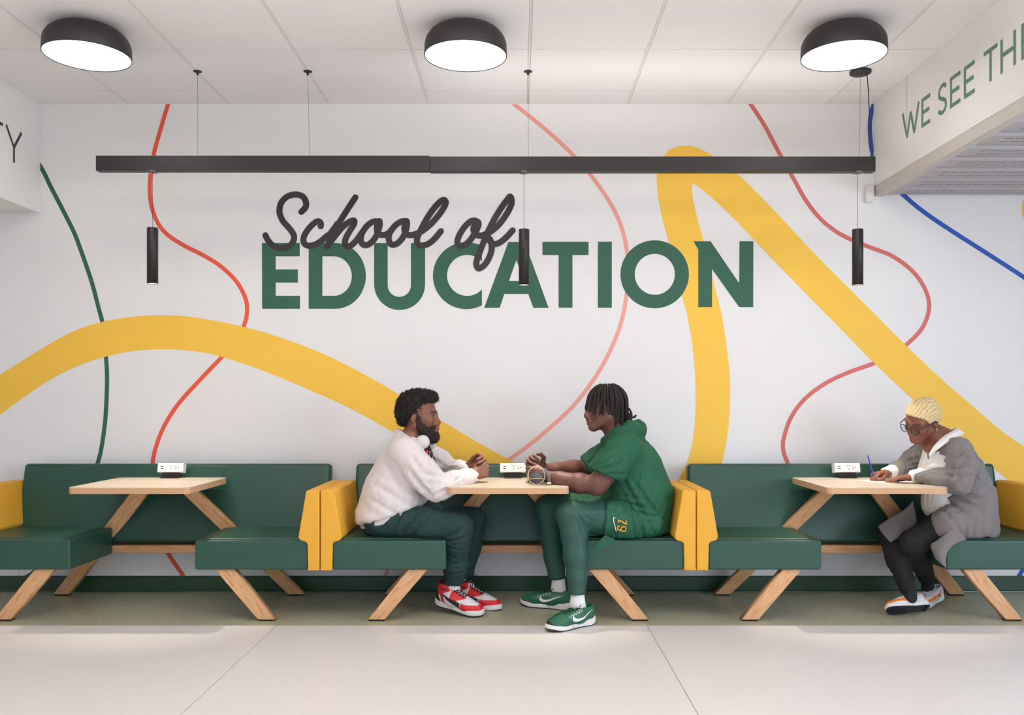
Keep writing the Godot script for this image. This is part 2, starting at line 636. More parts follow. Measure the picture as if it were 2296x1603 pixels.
# strokes of a capital in a box x 0..1, y 0..1
func capital(ch: String) -> Array:
	match ch:
		"W": return [[0.0, 1.0, 0.28, 0.0], [0.27, 0.0, 0.5, 0.85], [0.5, 0.85, 0.73, 0.0], [0.72, 0.0, 1.0, 1.0]]
		"E": return [[0.08, 0.0, 0.08, 1.0], [0.0, 0.945, 1.0, 0.945], [0.0, 0.5, 0.9, 0.5], [0.0, 0.055, 1.0, 0.055]]
		"S": return [[0.93, 0.84, 0.72, 0.94, 0.42, 0.94, 0.16, 0.83, 0.12, 0.67, 0.3, 0.55, 0.65, 0.46, 0.9, 0.34, 0.88, 0.16, 0.62, 0.055, 0.3, 0.06, 0.04, 0.17]]
		"T": return [[0.0, 0.945, 1.0, 0.945], [0.5, 0.0, 0.5, 1.0]]
		"H": return [[0.07, 0.0, 0.07, 1.0], [0.93, 0.0, 0.93, 1.0], [0.0, 0.52, 1.0, 0.52]]
		"Y": return [[0.0, 1.0, 0.5, 0.45], [1.0, 1.0, 0.5, 0.45], [0.5, 0.47, 0.5, 0.0]]
	return []

func letters_right(parent: Node3D) -> void:
	# the fascia faces -x; reading runs towards +z
	var xf := Transform3D(Basis(Vector3(0, 0, 1), Vector3(0, 1, 0), Vector3(-1, 0, 0)), Vector3(2.175, 0, 0))
	for d in [["W", 0.41, 0.612], ["E", 0.644, 0.742], ["S", 0.831, 0.921], ["E", 0.959, 1.061], ["E", 1.096, 1.196], ["T", 1.277, 1.396], ["H", 1.421, 1.542], ["E", 1.586, 1.69]]:
		var s := st()
		var k := 0
		for c in capital(d[0]):
			var q := []
			for i in range(0, c.size(), 2):
				q.append(lerpf(d[1], d[2], c[i]))
				q.append(lerpf(2.64, 2.793, c[i + 1]))
			cap(s, q, 0.020, xf, k)
			k += 1
		part("letter", s, M.p_sage, parent)

func letters_left(parent: Node3D) -> void:
	# the face looks towards +x; reading runs towards -z
	var xf := Transform3D(Basis(Vector3(0, 0, -1), Vector3(0, 1, 0), Vector3(1, 0, 0)), Vector3(-2.926, 0, 0))
	for d in [["T", -0.525, -0.392], ["Y", -0.36, -0.206]]:
		var s := st()
		var k := 0
		for c in capital(d[0]):
			var q := []
			for i in range(0, c.size(), 2):
				q.append(lerpf(d[1], d[2], c[i]))
				q.append(lerpf(2.55, 2.746, c[i + 1]))
			cap(s, q, 0.018, xf, k)
			k += 1
		part("letter", s, M.p_black, parent)

func ceiling() -> void:
	var ce := struct("ceiling", "white suspended ceiling of square tiles in a fine grid", "ceiling")
	var s := st()
	bar(s, Vector3(-5, 2.996, -0.2), Vector3(5.2, 3.2, 9.8), 0.0)
	part("ceiling_slab", s, M.grid, ce)
	var xs := [-2.926, -2.383, -1.773, -1.162, -0.552, 0.059, 0.67, 1.281, 1.891, 2.175]
	var zs := [0.0, 0.23, 0.84, 1.45, 2.06, 2.67, 9.6]
	for i in 9:
		for j in 6:
			s = st()
			var lo := Vector3(xs[i] + (0.0 if i == 0 else 0.0075), CEIL, zs[j] + (0.0 if j == 0 else 0.0028))
			var hi := Vector3(xs[i + 1] - (0.0 if i == 8 else 0.0075), CEIL + 0.012, zs[j + 1] - 0.0028)
			bar(s, lo, hi, 0.0012)
			part("ceiling_tile", s, M.tile, ce)
	for i in range(1, 9):
		s = st()
		bar(s, Vector3(xs[i] - 0.0062, CEIL + 0.0012, 0.0), Vector3(xs[i] + 0.0062, CEIL + 0.011, 9.6), 0.0)
		part("grid_bar", s, M.grid, ce)
	# ceiling panels behind the viewer
	for p in [Vector3(-1.5, CEIL, 4.2), Vector3(1.1, CEIL, 4.2), Vector3(-1.5, CEIL, 6.6), Vector3(1.1, CEIL, 6.6)]:
		var t := thing("ceiling_light_panel", p, "square white light panel set into the ceiling behind the viewer", "ceiling light", "ceiling light panels")
		s = st()
		bar(s, p + Vector3(-0.6, -0.012, -0.3), p + Vector3(0.6, 0.005, 0.3), 0.004)
		part("light_panel", s, glow(Color(1, 0.97, 0.93), 2.0), t)
		var l := AreaLight3D.new()
		l.name = "panel_light"
		l.area_size = Vector2(1.1, 0.55)
		l.light_energy = TROFFER * (2.2 if p.x < 0.0 else 0.4)
		l.light_color = Color(1.0, 0.96, 0.93)
		l.shadow_enabled = true
		l.area_range = 20.0
		l.area_attenuation = 2.0
		t.add_child(l)
		l.position = Vector3(0, -0.02, 0)
		l.rotation = Vector3(-PI / 2.0, 0, 0)

	# an indirect fitting like the one in view, hung further into the room
	var u := thing("hanging_uplight", Vector3(-0.2, 2.5, 3.0), "long black indirect light hung from the ceiling over the middle of the room", "light track")
	var prof := PackedVector2Array([Vector2(-0.03, 2.43), Vector2(0.03, 2.43), Vector2(0.03, 2.51), Vector2(0.026, 2.51), Vector2(0.026, 2.5), Vector2(-0.026, 2.5), Vector2(-0.026, 2.51), Vector2(-0.03, 2.51)])
	prism_part("rail", prof, -2.4, 2.0, 0.0, M.black, u, Transform3D(Basis(Vector3(0, 0, -1), Vector3(0, 1, 0), Vector3(1, 0, 0)), Vector3(0, 0, 3.0)))
	s = st()
	bar(s, Vector3(-2.35, 2.5, 2.98), Vector3(1.95, 2.504, 3.02), 0.0)
	part("light_strip", s, glow(Color(1, 0.98, 0.96), 2.0), u)
	for x in [-2.0, 1.6]:
		s = st()
		tube(s, [Vector3(x, CEIL - 0.002, 3.0), Vector3(x, 2.5, 3.0)], 0.0012, 6)
		part("wire", s, M.steel, u)
	var ul := AreaLight3D.new()
	ul.name = "strip_light"
	ul.area_size = Vector2(4.2, 0.04)
	ul.light_energy = REAR
	ul.light_color = Color(1, 0.96, 0.93)
	ul.shadow_enabled = true
	ul.area_range = 20.0
	ul.area_attenuation = 2.0
	u.add_child(ul)
	ul.position = Vector3(0, 0.008, 0)
	ul.rotation = Vector3(PI / 2.0, 0, 0)

# ---------------------------------------------------------------- the mural
func mural(w: Node3D) -> void:
	var m: MeshInstance3D
	# thin lines
	paint_line("painted_line", [60, 330, 92, 375, 114, 419, 140, 469, 166, 521, 182, 563, 205, 630, 221, 690, 231, 730, 237, 790, 240, 850, 237, 930, 229, 995, 218, 1042, 186, 1135, 135, 1225, 78, 1281, 55, 1296], 0.0262, M.p_dkgreen, w, 0.0004)
	paint_line("painted_line", [382, 215, 376, 236, 360, 290, 345, 345, 337, 395, 337, 445, 349, 490, 372, 523, 410, 549, 455, 572, 495, 597, 530, 631, 550, 668, 554, 700, 545, 735, 524, 772, 497, 801, 450, 850, 402, 903, 371, 950, 352, 995, 342, 1040, 338, 1110, 350, 1180, 377, 1240, 412, 1292], 0.0258, M.p_orange, w, 0.0005)
	paint_line("painted_line", [1132, 214, 1156, 236, 1200, 271, 1250, 314, 1300, 364, 1345, 420, 1380, 477, 1400, 532, 1408, 590, 1406, 650, 1394, 718, 1370, 782, 1335, 845, 1290, 905, 1240, 953, 1190, 995, 1140, 1031, 1050, 1095, 950, 1175, 890, 1240, 869, 1280, 862, 1296], 0.0252, M.p_salmon, w, 0.0006)
	paint_line("painted_line", [1668, 212, 1684, 235, 1715, 283, 1748, 345, 1780, 402, 1806, 448, 1838, 489, 1873, 518, 1910, 538, 1952, 555, 2000, 574, 2045, 607, 2074, 648, 2083, 690, 2068, 735, 2032, 773, 2000, 796, 1958, 815, 1900, 836, 1850, 860, 1805, 894, 1774, 935, 1758, 980, 1756, 1008, 1766, 1038, 1790, 1090], 0.0258, M.p_rose, w, 0.0007)
	paint_line("painted_line", [1966, 212, 1958, 236, 1951, 268, 1951, 303, 1957, 345, 1980, 392, 2032, 443, 2078, 480, 2142, 523, 2219, 572, 2296, 622, 2360, 668, 2440, 740, 2480, 860, 2470, 980, 2420, 1090, 2340, 1210, 2295, 1275, 2282, 1296], 0.0272, M.p_blue, w, 0.0008)
	# broad yellow ribbons, drawn along both edges
	var top := spline(onwall(v2s([-80, 884, 0, 840, 80, 790, 160, 745, 228, 722, 300, 710, 370, 707, 440, 712, 547, 733, 650, 764, 750, 805, 850, 858, 890, 882, 985, 940, 1060, 985, 1140, 1030, 1260, 1092])), 8)
	var low := spline(onwall(v2s([-80, 988, 0, 930, 60, 886, 120, 847, 180, 818, 240, 799, 300, 787, 370, 783, 440, 788, 500, 801, 600, 835, 700, 877, 780, 913, 881, 968, 1000, 1035, 1100, 1090, 1160, 1125])), 8)
	low.reverse()
	top.append_array(low)
	m = paint_shape("painted_ribbon", top, M.p_yellow, w, 0.0012)
	m.set_meta("label", "yellow painted ribbon arching across the left of the wall")
	var outer := spline(onwall(v2s([1490, 1130, 1516, 1086, 1537, 1045, 1550, 1005, 1557, 960, 1560, 900, 1558, 830, 1551, 762, 1541, 709, 1532, 673, 1500, 545, 1486, 494, 1477, 449, 1473, 410, 1474, 385, 1487, 352, 1505, 334, 1536, 326.5, 1565, 332, 1602, 352, 1650, 388, 1690, 424.5, 1764, 502, 1839, 582, 1939, 682, 2030.6, 774, 2108, 847.5, 2181, 910.5, 2247, 967, 2296, 1001, 2360, 1042, 2450, 1090])), 6)
	var inner := spline(onwall(v2s([2420, 1180, 2340, 1130, 2273, 1085, 2228, 1050.5, 2189, 1019, 2120, 961, 2050, 899, 1961, 815, 1880, 732.4, 1854, 706.5, 1764, 614.4, 1690, 537, 1640, 484.7, 1590, 438.5, 1554.5, 411])), 6)
	inner.append_array(spline(onwall(v2s([1552.5, 412, 1551.5, 425, 1553.5, 445, 1565, 495, 1576, 535, 1600, 632, 1618.5, 709, 1629, 775, 1636, 840, 1637, 900, 1633, 960, 1626, 1005, 1615, 1050, 1596, 1100, 1575, 1140])), 6))
	outer.append_array(inner)
	m = paint_shape("painted_ribbon", outer, M.p_yellow, w, 0.0012)
	m.set_meta("label", "yellow painted ribbon looping over behind the large lettering")
	var bit := PackedVector2Array(onwall(v2s([2330, 430, 2303, 440, 2293, 452, 2290, 468, 2293, 486, 2303, 500, 2330, 520])))
	paint_shape("painted_ribbon", bit, M.p_yellow, w, 0.0012)
	big_word(w)
	script_words(w)

func letter(ch: String, m: MeshInstance3D) -> void:
	m.set_meta("label", "large green painted capital " + ch)

func poly_letter(px: Array) -> PackedVector2Array:
	return PackedVector2Array(onwall(v2s(px)))

func superarc(cx: float, cy: float, rx: float, ry: float, a0: float, a1: float, n: int) -> Array:
	var o := []
	for i in n + 1:
		var a := deg_to_rad(lerpf(a0, a1, float(i) / n))
		o.append(cx + cos(a) * rx)
		o.append(cy - sin(a) * ry)
	return o

func big_word(w: Node3D) -> void:
	var z := 0.0015
	var g = M.p_green
	letter("E", paint_shape("letter", poly_letter([587.5, 544.8, 672.2, 544.8, 672.2, 574.7, 618.3, 574.7, 618.3, 604, 667.9, 604, 667.9, 633.5, 618.3, 633.5, 618.3, 663.3, 672.8, 663.3, 672.8, 692.3, 588, 692.3]), g, w, z))
	# D: the outer outline against the counter
	var a := [692.3, 692.3, 692.3, 544.8]
	var b := [722.9, 663.3, 722.9, 574.7]
	var oa := superarc(752, 618.6, 68.5, 73.8, 90, -90, 28)
	var ob := superarc(748, 619, 40.9, 44.3, 90, -90, 28)
	a.append_array(oa)
	b.append_array(ob)
	a.append_array([692.3, 692.3])
	b.append_array([722.9, 663.3])
	letter("D", paint_band("letter", poly_letter(a), poly_letter(b), g, w, z))
	a = [839, 544.8]
	b = [869.4, 544.8]
	a.append_array(superarc(896.1, 637.5, 57.1, 57.6, 180, 360, 28))
	b.append_array(superarc(895.4, 639.5, 26, 26, 180, 360, 28))
	a.append_array([953.2, 544.8])
	b.append_array([921.5, 544.8])
	letter("U", paint_band("letter", poly_letter(a), poly_letter(b), g, w, z))
	a = superarc(1045.7, 618.1, 75, 75.1, 62.2, 297.8, 40)
	b = superarc(1047.6, 617.5, 45.2, 45.9, 43, 317, 40)
	letter("C", paint_band("letter", poly_letter(a), poly_letter(b), g, w, z))
	# A: left leg, right leg with the counter between
	a = [1085.6, 690.3, 1139.9, 542.6, 1157.9, 542.6, 1176, 542.6, 1230.2, 690.3]
	letter("A", paint_shape("letter", poly_letter([1085.6, 690.3, 1139.9, 542.6, 1176, 542.6, 1230.2, 690.3, 1196, 690.3, 1184.5, 659, 1174.6, 629.8, 1157.9, 583.4, 1157.7, 583.4, 1141.3, 629.8, 1174.6, 629.9, 1184.4, 659.0, 1130.9, 659, 1120.4, 690.3]), g, w, z))
	letter("T", paint_shape("letter", poly_letter([1216.3, 542.3, 1319.7, 542.3, 1319.7, 572, 1283.5, 572, 1283.5, 690, 1252.5, 690, 1252.5, 572, 1216.3, 572]), g, w, z))
	letter("I", paint_shape("letter", poly_letter([1340.6, 542, 1371.7, 542, 1371.7, 690, 1340.6, 690]), g, w, z))
	a = superarc(1467.9, 615, 76.8, 76.2, 0, 360, 56)
	b = superarc(1468.2, 615, 45, 45.9, 0, 360, 56)
	letter("O", paint_band("letter", poly_letter(a), poly_letter(b), g, w, z))
	letter("N", paint_shape("letter", poly_letter([1554.9, 540.9, 1593.2, 540.9, 1657.3, 635, 1658, 540.9, 1689.1, 540.9, 1688.7, 688.6, 1657.4, 688.6, 1596.4, 603.6, 1596.4, 688.6, 1565.4, 688.6, 1565.4, 559.7]), g, w, z))

func script_words(w: Node3D) -> void:
	var k := 0
	# strokes of the brush script, in sheet units of 1 / 5.528 pixel from (570, 420)
	var L := [
		["S", [[140, 595, 165, 645, 205, 697, 265, 740, 345, 755, 425, 735, 480, 680, 495, 615, 475, 560, 420, 490, 355, 415, 318, 330, 316, 260, 340, 185, 400, 122, 470, 94, 545, 92, 610, 122, 643, 190, 635, 250, 585, 305]]],
		["c", [[825, 483, 826, 447, 805, 424, 770, 428, 705, 480, 640, 565, 611, 640, 622, 695, 672, 724, 750, 712, 830, 665, 905, 600]]],
		["h", [[1255, 125, 1160, 270, 1070, 412, 975, 570, 905, 733], [905, 620, 960, 555, 1030, 455], [925, 710, 985, 628, 1085, 505, 1165, 438, 1225, 412, 1245, 425, 1230, 470, 1180, 550, 1135, 635, 1125, 690, 1150, 732, 1200, 722, 1270, 655, 1330, 570]]],
		["o", [[1530, 425, 1480, 425, 1410, 468, 1345, 555, 1322, 640, 1340, 700, 1385, 718, 1445, 690, 1510, 610, 1550, 500, 1557, 425, 1530, 425], [1535, 440, 1520, 500, 1530, 560, 1570, 588, 1640, 592]]],
		["o", [[1873, 420, 1823, 425, 1755, 470, 1685, 560, 1668, 635, 1690, 700, 1735, 712, 1795, 680, 1855, 600, 1890, 500, 1893, 425, 1873, 420], [1878, 440, 1862, 500, 1870, 560, 1905, 590, 1975, 592], [1620, 592, 1680, 555, 1740, 480]]],
		["l", [[1960, 592, 2060, 555, 2170, 475, 2280, 355, 2355, 245, 2375, 185, 2355, 158, 2310, 175, 2230, 260, 2140, 390, 2060, 540, 2020, 640, 2030, 700, 2075, 722, 2150, 705, 2230, 645, 2315, 545]]],
		["o", [[2735, 412, 2680, 425, 2610, 490, 2545, 590, 2520, 670, 2535, 720, 2580, 727, 2650, 685, 2720, 595, 2770, 500, 2780, 440, 2735, 412], [2765, 440, 2720, 500, 2730, 560, 2770, 598, 2850, 595]]],
		["f", [[2830, 598, 2930, 550, 3035, 460, 3130, 330, 3185, 220, 3190, 150, 3172, 115, 3140, 150, 3060, 260, 2975, 400, 2890, 570, 2820, 740, 2765, 890, 2755, 960, 2780, 1005, 2830, 985, 2890, 915, 2935, 810, 2945, 730, 2930, 660, 2895, 610], [2905, 640, 2940, 690, 3000, 703, 3070, 668, 3140, 605, 3203, 535]]],
	]
	for d in L:
		var s := st()
		for c in d[1]:
			var q := []
			for i in range(0, c.size(), 2):
				q.append(Vector2(570.0 + c[i] / 5.528, 420.0 + c[i + 1] / 5.528))
			stroke(s, spline(onwall(q), 8), 0.0376, 0.0018 + k * 0.00012, 0.0019 + k * 0.00012)
			k += 1
		var m := part("letter", s, M.p_black, w)
		m.set_meta("label", "black brush script letter " + d[0])

# ---------------------------------------------------------------- lamps
func ceiling_lamps() -> void:
	var labs := ["black dome ceiling lamp above the empty booth at left", "black dome ceiling lamp in the middle, above the hanging track", "black dome ceiling lamp nearest the green lettered bulkhead"]
	var xs := [-2.09, -0.255, 1.578]
	for i in 3:
		var p := Vector3(xs[i], CEIL, 1.12)
		var t := thing("dome_lamp", p, labs[i], "ceiling lamp", "dome ceiling lamps")
		var R := 0.2
		var H := 0.148
		var prof := [Vector2(0, 0), Vector2(R * 0.34, 0)]
		for k in 13:
			var a := PI / 2.0 * k / 12.0
			prof.append(Vector2(R * 0.34 + R * 0.655 * pow(sin(a), 0.92), -0.003 - H * 0.66 * (1.0 - cos(a))))
		prof.append(Vector2(R, -H + 0.002))
		prof.append(Vector2(R - 0.0015, -H))
		prof.append(Vector2(R - 0.004, -H + 0.002))
		prof.append(Vector2(R - 0.006, -H + 0.03))
		prof.append(Vector2(0, -H + 0.034))
		lathe_part("shade", prof, 64, p, M.black_soft, t)
		lathe_part("lamp_diffuser", [Vector2(0, -H + 0.010), Vector2(R - 0.02, -H + 0.010), Vector2(R - 0.006, -H + 0.006), Vector2(R - 0.0045, -H + 0.003), Vector2(R - 0.03, -H + 0.0025), Vector2(0, -H + 0.001)], 64, p, glow(Color(1, 0.985, 0.96), 3.0), t)
		var l := AreaLight3D.new()
		l.name = "dome_light"
		l.area_size = Vector2(0.32, 0.32)
		l.light_energy = DOME
		l.light_color = Color(1, 0.975, 0.95)
		l.shadow_enabled = true
		l.area_range = 20.0
		l.area_attenuation = 2.0
		t.add_child(l)
		l.position = Vector3(0, -H - 0.004, 0)
		l.rotation = Vector3(-PI / 2.0, 0, 0)

func track() -> void:
	var zc := 0.535
	var y0 := 2.432
	var y1 := 2.513
	var w2 := 0.026
	var xa := at(220, 360, zc).x
	var xb := at(964, 360, zc).x
	var xc := at(1959, 360, zc).x
	var t := thing("hanging_track", Vector3((xa + xc) / 2.0, y1, zc), "long black rectangular light track hung on thin wires from the ceiling", "light track")
	for i in 2:
		var a := xa if i == 0 else xb + 0.0012
		var b := xb - 0.0012 if i == 0 else xc
		var dy := 0.0 if i == 0 else -0.004
		var prof := fillet([Vector2(-w2, y0 + dy), Vector2(w2, y0 + dy), Vector2(w2, y1 + dy), Vector2(w2 - 0.002, y1 + dy), Vector2(w2 - 0.002, y1 - 0.021 + dy), Vector2(-w2 + 0.002, y1 - 0.021 + dy), Vector2(-w2 + 0.002, y1 + dy), Vector2(-w2, y1 + dy)], [0.001, 0.001, 0, 0, 0, 0, 0, 0], 2)
		var s := st()
		prism(s, prof, a, b, 0.0, 2, Transform3D(Basis(Vector3(0, 0, -1), Vector3(0, 1, 0), Vector3(1, 0, 0)), Vector3(0, 0, zc)))
		s.generate_normals()
		part("rail", s, M.black, t)
		for e in [a, b]:
			s = st()
			var sgn := 1.0 if e == a else -1.0
			bar(s, Vector3(e, y0 + dy + 0.0005, zc - w2 + 0.0005), Vector3(e + sgn * 0.002, y1 + dy, zc + w2 - 0.0005), 0.0)
			part("end_cap", s, M.black, t)
		if i == 1:
			s = st()
			bar(s, Vector3(a + 0.05, y1 - 0.0195 + dy, zc - 0.006), Vector3(b - 0.05, y1 - 0.0165 + dy, zc + 0.006), 0.0)
			part("light_strip", s, glow(Color(1, 0.98, 0.96), 3.0), t)
			var l := AreaLight3D.new()
			l.name = "strip_light"
			l.area_size = Vector2(b - a - 0.1, 0.012)
			l.light_energy = UPLIGHT
			l.light_color = Color(1, 0.97, 0.95)
			l.shadow_enabled = true
			l.area_range = 20.0
			l.area_attenuation = 2.0
			add_child(l)
			l.position = Vector3((a + b) / 2.0, y1 - 0.0155 + dy, zc)
			l.rotation = Vector3(PI / 2.0, 0, 0)
			l.reparent(t)
	var wires := [[443, 160, 443, 351], [690, 160, 694, 351], [1184, 160, 1185, 355], [1929, 160, 1927, 356]]
	for i in 4:
		var d = wires[i]
		var zt: float = CAMZ - (CEIL - EYE) * FOC / (VPY - d[1])
		var a := at(d[0], d[1], zt)
		var b := at(d[2], d[3], zc)
		a.y = CEIL
		b.y = y1 - 0.01
		var s := st()
		tube(s, [a - Vector3(0, 0.004, 0), b], 0.0011, 6)
		part("wire", s, M.steel, t)
		if i < 3:
			lathe_part("ceiling_mount", [Vector2(0, 0), Vector2(0.024, 0), Vector2(0.023, -0.003), Vector2(0.008, -0.006), Vector2(0.006, -0.018), Vector2(0.003, -0.022), Vector2(0, -0.022)], 20, a, M.black, t)
		else:
			lathe_part("ceiling_mount", [Vector2(0, 0), Vector2(0.058, 0), Vector2(0.057, -0.012), Vector2(0.05, -0.016), Vector2(0, -0.016)], 28, a, M.black_soft, t)
			s = st()
			tube(s, spline3([a + Vector3(0.036, -0.01, 0), at(1946, 190, zt), at(1948, 225, zc), at(1951, 290, zc), at(1953, 358, zc)]), 0.0028, 6)
			part("power_cord", s, M.black, t)
	# pendants
	var labs := ["slim black cylinder pendant above the empty table at left", "slim black cylinder pendant in front of the letter A", "slim black cylinder pendant above the writing woman's table"]
	var px := [342.0, 1175.0, 1923.0]
	for i in 3:
		var c := at(px[i], 511, zc)
		var yt := 2.122 if i == 0 else 2.114
		var yb := yt - 0.308
		var p := thing("pendant_lamp", Vector3(c.x, y0, zc), labs[i], "pendant lamp", "cylinder pendants on the track")
		var s := st()
		tube(s, [Vector3(c.x, y0 - 0.008, zc), Vector3(c.x, yt - 0.002, zc)], 0.0013, 6)
		part("cord", s, M.black, p)
		lathe_part("adapter", [Vector2(0, 0.002), Vector2(0.03, 0.002), Vector2(0.028, -0.005), Vector2(0.006, -0.009), Vector2(0, -0.009)], 20, Vector3(c.x, y0 - (0.0 if i == 0 else 0.004), zc), M.steel, p)
		var r := 0.0295
		lathe_part("cylinder", [Vector2(0, 0), Vector2(r - 0.002, 0), Vector2(r, -0.002), Vector2(r, yb - yt), Vector2(r - 0.0025, yb - yt), Vector2(r - 0.003, yb - yt + 0.012), Vector2(0, yb - yt + 0.012)], 32, Vector3(c.x, yt, zc), M.black, p)
		lathe_part("lamp_lens", [Vector2(0, 0.011), Vector2(r - 0.004, 0.011), Vector2(r - 0.0032, 0.002), Vector2(0, 0.001)], 24, Vector3(c.x, yb, zc), glow(Color(1, 0.95, 0.86), 2.0), p)
		var l := SpotLight3D.new()
		l.name = "pendant_light"
		l.spot_angle = 27.5
		l.spot_angle_attenuation = 0.75
		l.spot_range = 20.0
		l.spot_attenuation = 2.0
		l.light_energy = SPOT
		l.light_size = 0.012
		l.light_color = Color(1, 0.95, 0.88)
		l.shadow_enabled = true
		p.add_child(l)
		l.position = Vector3(0, yb - 0.006 - y0, 0)
		l.rotation = Vector3(-PI / 2.0, 0, 0)

# ---------------------------------------------------------------- booths
func booth(i: int) -> void:
	var cx: float = PITCH[i]
	var labs := ["green booth with yellow arms around the empty table at left", "green booth in the middle where two men sit face to face", "green booth at right where the woman in grey is writing"]
	var t := thing("booth", Vector3(cx, 0, 0.4), labs[i], "booth", "booths along the mural wall")
	var s: SurfaceTool
	var X := func(v: float) -> float: return cx + v
	# backrest, leaning towards the wall
	var tilt := Transform3D(Basis(Vector3.RIGHT, -0.235), Vector3(cx, 0.56, 0.15))
	s = st()
	rbox(s, tilt, Vector3(1.834, 0.47, 0.075), 0.024, 4)
	part("backrest", s, M.vinyl, t)
	# piping round the front edge of the backrest
	s = st()
	var ring := []
	for q in rounded_rect(-0.905, -0.223, 0.905, 0.223, 0.028, 5):
		ring.append(tilt * Vector3(q.x, q.y, 0.0345))
	ring.append(ring[0])
	tube(s, ring, 0.0022, 6, false)
	part("piping", s, M.piping, t)
	for side in [-1.0, 1.0]:
		# seat: a cushion with a softly crowned top
		var x0: float = cx + side * 0.329
		var x1: float = cx + side * 0.925
		s = st()
		bar(s, Vector3(minf(x0, x1), 0.277, 0.262), Vector3(maxf(x0, x1), 0.432, 0.748), 0.010, 3)
		part("seat", s, M.vinyl, t)
		s = st()
		rbox(s, Transform3D(Basis(), Vector3(cx + side * 0.65, 0.4265, 0.49)), Vector3(0.545, 0.022, 0.425), 0.0109, 3)
		part("cushion_top", s, M.vinyl, t)
		s = st()
		var loop := []
		for q in rounded_rect(minf(x0, x1) + 0.004, 0.268, maxf(x0, x1) - 0.004, 0.745, 0.012, 3):
			loop.append(Vector3(q.x, 0.4275, q.y))
		loop.append(loop[0])
		tube(s, loop, 0.0022, 6, false)
		part("piping", s, M.piping, t)
		# arm: a block that widens to sit on the seat
		var o: float = cx + side * 0.9885
		var pf := fillet([Vector2(0, 0.274), Vector2(0.061, 0.274), Vector2(0.064, 0.412), Vector2(0.070, 0.424), Vector2(0.104, 0.434), Vector2(0.112, 0.452), Vector2(0.070, 0.6975), Vector2(0.0, 0.6975)], [0.008, 0.008, 0.02, 0.012, 0.012, 0.012, 0.016, 0.012], 4)
		var arm := PackedVector2Array()
		for q in pf:
			arm.append(Vector2(o - side * q.x, q.y))
		prism_part("armrest", arm, 0.135, 0.757, 0.006, M.mustard, t)
		# front leg
		var lx := func(v: float) -> float: return cx + side * v
		var leg := PackedVector2Array([Vector2(lx.call(0.425), 0.277), Vector2(lx.call(0.527), 0.277), Vector2(lx.call(0.744), 0.009), Vector2(lx.call(0.655), 0.009)])
		prism_part("leg", leg, 0.672, 0.726, 0.0035, M.wood, t, Transform3D(), -side * 0.68, 2)
		s = st()
		bar(s, Vector3(lx.call(0.7) - 0.042, 0.0, 0.676), Vector3(lx.call(0.7) + 0.042, 0.0095, 0.722), 0.003)
		part("foot_pad", s, M.rubber, t)
		# the long beam from table to floor; it leans back as it falls
		var beam := PackedVector2Array([Vector2(lx.call(0.062), 0.683), Vector2(lx.call(0.158), 0.683), Vector2(lx.call(0.752), 0.009), Vector2(lx.call(0.656), 0.009)])
		var sh := Transform3D(Basis(Vector3.RIGHT, Vector3(0, 1, 0.33), Vector3(0, 0, 1)), Vector3(0, 0, 0.062))
		prism_part("leg", beam, 0.0, 0.052, 0.0035, M.wood, t, sh, -side * 0.72, 2)
		s = st()
		bar(s, Vector3(lx.call(0.704) - 0.042, 0.0, 0.068), Vector3(lx.call(0.704) + 0.042, 0.0095, 0.114), 0.003)
		part("foot_pad", s, M.rubber, t)
	# rail under the backrest
	s = st()
	rbox(s, Transform3D(Basis(Vector3(0, 1, 0), Vector3(-1, 0, 0), Vector3(0, 0, 1)) , Vector3(cx, 0.302, 0.205)), Vector3(0.044, 1.70, 0.09), 0.002, 1)
	part("rail", s, M.wood_edge, t)
	# table: plywood layers under a pale laminate
	var tx := cx - (0.0 if i != 1 else 0.0)
	var plan := rounded_rect(tx - 0.318, -0.80, tx + 0.318, -0.192, 0.03, 6)
	var flat := Transform3D(Basis(Vector3.RIGHT, Vector3(0, 0, -1), Vector3(0, 1, 0)), Vector3.ZERO)
	var top := prism_part("tabletop", plan, 0.7125, 0.7165, 0.0015, M.top, t, flat, 0.0, 2)
	var n := 7
	for k in n:
		var ya := 0.683 + (0.7125 - 0.683) * k / n
		var yb := 0.683 + (0.7125 - 0.683) * (k + 1) / n
		var pl := prism_part("ply_layer", plan, ya, yb, 0.0, M.ply_light if k % 2 == 0 else M.ply_dark, top, flat)
	# cleat under the table that holds the beams
	s = st()
	bar(s, Vector3(tx - 0.2, 0.652, 0.255), Vector3(tx + 0.2, 0.683, 0.35), 0.002)
	part("cleat", s, M.wood_edge, t)

